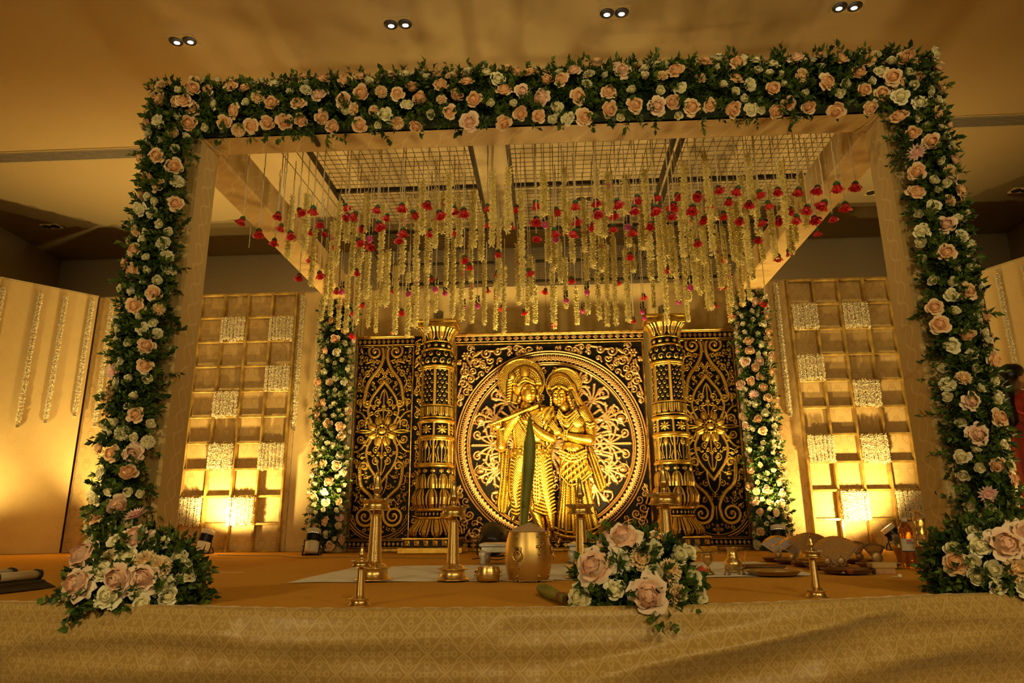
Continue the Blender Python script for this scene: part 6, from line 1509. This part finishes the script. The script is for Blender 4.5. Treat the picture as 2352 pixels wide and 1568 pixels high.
M = Mat('red_sari'); n = M.noise(5, 3); M.set(color=M.mix(n, (.20, .012, .010), (.34, .022, .015)), rough=.6, sheen=.3); m_sari = M.m
m_blouse = plain('red_blouse', (.42, .035, .02), .6, var=.15)
# she faces +X
b = MB()
b.ell((.01*s_, 0, 1.475*s_), (.088*s_, .072*s_, .105*s_), 20, 14); b.ell((.03*s_, 0, 1.43*s_), (.058*s_, .054*s_, .062*s_), 16, 10)
caps(b, [(-.01, 0, 1.40), (-.015, 0, 1.31)], [.05, .055])
caps(b, [(-.015, -.17, 1.27), (-.015, 0, 1.30), (-.015, .17, 1.27)], [.055, .075, .055]); caps(b, [(-.01, 0, 1.24), (0, 0, 1.08), (0, 0, .95)], [.125, .115, .115])
b.ell((0, 0, 1.2*s_), (.11*s_, .165*s_, .13*s_), 18, 12); b.ell((-.01*s_, 0, .90*s_), (.14*s_, .18*s_, .14*s_), 18, 12)
for sg in (-1, 1):
    caps(b, [(0, sg*.09, .86), (.01, sg*.085, .48), (0, sg*.08, .10)], [.085, .06, .04]); caps(b, [(0, sg*.08, .06), (.13, sg*.085, .035)], [.04, .026])
    el = (-.03, sg*.235, 1.0); wr_ = (.17, sg*.17, 1.06); caps(b, [(-.015, sg*.185, 1.26), el], [.05, .04]); caps(b, [el, wr_], [.038, .026])
    pm = Vector((.23, sg*.13, 1.085)); caps(b, [wr_, pm], [.025, .03])
    for f in range(4): caps(b, [tuple(pm+Vector((.015, -sg*.01, .022-.014*f))), tuple(pm+Vector((.055-.004*abs(f-1), -sg*.03, .018-.013*f))), tuple(pm+Vector((.075-.006*abs(f-1), -sg*.06, .012-.012*f)))], [.0095, .0085, .007])
    caps(b, [tuple(pm+Vector((-.01, -sg*.02, .02))), tuple(pm+Vector((.03, -sg*.045, .045)))], [.011, .008])
b.add(*(lambda e: (e.v[0], e.f))(MB().ell((.100*s_, 0, 1.465*s_), (.018*s_, .012*s_, .022*s_), 10, 8)))
for sg in (-1, 1): b.ell((.0*s_, sg*.073*s_, 1.465*s_), (.016*s_, .010*s_, .030*s_), 10, 8)
b.ell((.088*s_, 0, 1.420*s_), (.014*s_, .026*s_, .010*s_), 10, 8); b.ell((.075*s_, 0, 1.385*s_), (.022*s_, .025*s_, .018*s_), 10, 8)
body = remesh(obj('body', b, m_skin, W), .011, 4)
for sg in (-1, 1):
    e = obj('eye', MB().ell((.083*s_, sg*.033*s_, 1.482*s_), (.010*s_, .014*s_, .008*s_), 12, 8), plain('eye_white', (.7, .66, .6), .3), W); obj('iris', MB().ell((.090*s_, sg*.034*s_, 1.482*s_), (.004*s_, .006*s_, .006*s_), 10, 6), m_black, e)
    obj('eyebrow', MB().tube([(.086*s_, sg*.018*s_, 1.503*s_), (.083*s_, sg*.038*s_, 1.508*s_), (.072*s_, sg*.052*s_, 1.502*s_)], [.003*s_, .0035*s_, .002*s_], 6), m_hair, W)
    obj('earring', MB().torus((.004*s_, sg*.084*s_, 1.432*s_), .009*s_, .002*s_, 14, 6, 'Y'), m_goldfoil, W)
obj('lips', MB().ell((.1*s_, 0, 1.420*s_), (.006*s_, .022*s_, .008*s_), 12, 8), plain('lip_tone', (.34, .10, .07), .4), W)
obj('necklace', MB().torus((-.012*s_, 0, 1.325*s_), .060*s_, .003*s_, 30, 6), m_goldfoil, W)
hb = MB(); hb.ell((-.018*s_, 0, 1.500*s_), (.098*s_, .086*s_, .098*s_), 20, 14); hb.ell((.012*s_, 0, 1.53*s_), (.082*s_, .080*s_, .068*s_), 18, 12); hb.ell((-.055*s_, 0, 1.44*s_), (.06*s_, .075*s_, .08*s_), 14, 10)
caps(hb, [(-.09, -.02, 1.47), (-.125, -.05, 1.38), (-.125, -.06, 1.22), (-.11, -.06, 1.06), (-.095, -.05, .98)], [.05, .062, .060, .045, .015])
for k in range(26):
    a = random.uniform(-.04, .04); z0 = random.uniform(1.1, 1.4); caps(hb, [(-.14+a*.4, -.06+a, z0), (-.15+a*.5+random.uniform(-.03, .02), -.065+a, z0-.1), (-.12+a+random.uniform(-.02, .02), -.06+a, z0-.2)], [.014, .013, .004])
remesh(obj('hair', hb, m_hair, W), .010, 2)
bl = MB(); bl.ell((-.012*s_, 0, 1.215*s_), (.122*s_, .178*s_, .125*s_), 24, 14); caps(bl, [(-.012, -.16, 1.275), (-.012, .16, 1.275)], [.064, .064]); caps(bl, [(-.012, 0, 1.24), (-.004, 0, 1.06)], [.128, .124])
for sg in (-1, 1): caps(bl, [(-.015, sg*.185, 1.262), (-.022, sg*.215, 1.13)], [.060, .052])
remesh(obj('blouse', bl, m_blouse, W), .012, 3)
# wrapped skirt of the sari with pleats, and the pallu over the far shoulder
th, zz = np.meshgrid(np.linspace(0, 2*PI, 97), np.linspace(.015, 1.06, 40)); rx = np.interp(zz, [0, .5, .85, 1.06], [.20, .165, .165, .132]); ry = np.interp(zz, [0, .5, .85, 1.06], [.215, .20, .205, .150])
fold = 1+(.035*np.sin(th*17+zz*3)+.02*np.sin(th*7-zz*5))*np.interp(zz, [0, .7, 1.06], [1, .6, .25])
sk_ = obj('sari', fast_grid_mesh('sari', np.stack([rx*np.cos(th)*fold, ry*np.sin(th)*fold, zz], -1)*s_), m_sari, W); solid(sk_, .004)
pt = np.array([[(-.13*math.cos(a)*.95+.0, .0+.19*math.sin(a)*k_, z+.03*math.sin(k_*9)) for k_ in np.linspace(-.2, 1, 14)] for a, z in zip(np.linspace(-.9, .9, 16), np.linspace(.92, 1.30, 16))])*s_
solid(obj('pallu', fast_grid_mesh('pallu', pt), m_sari, W), .004)
bpy.context.view_layer.update()
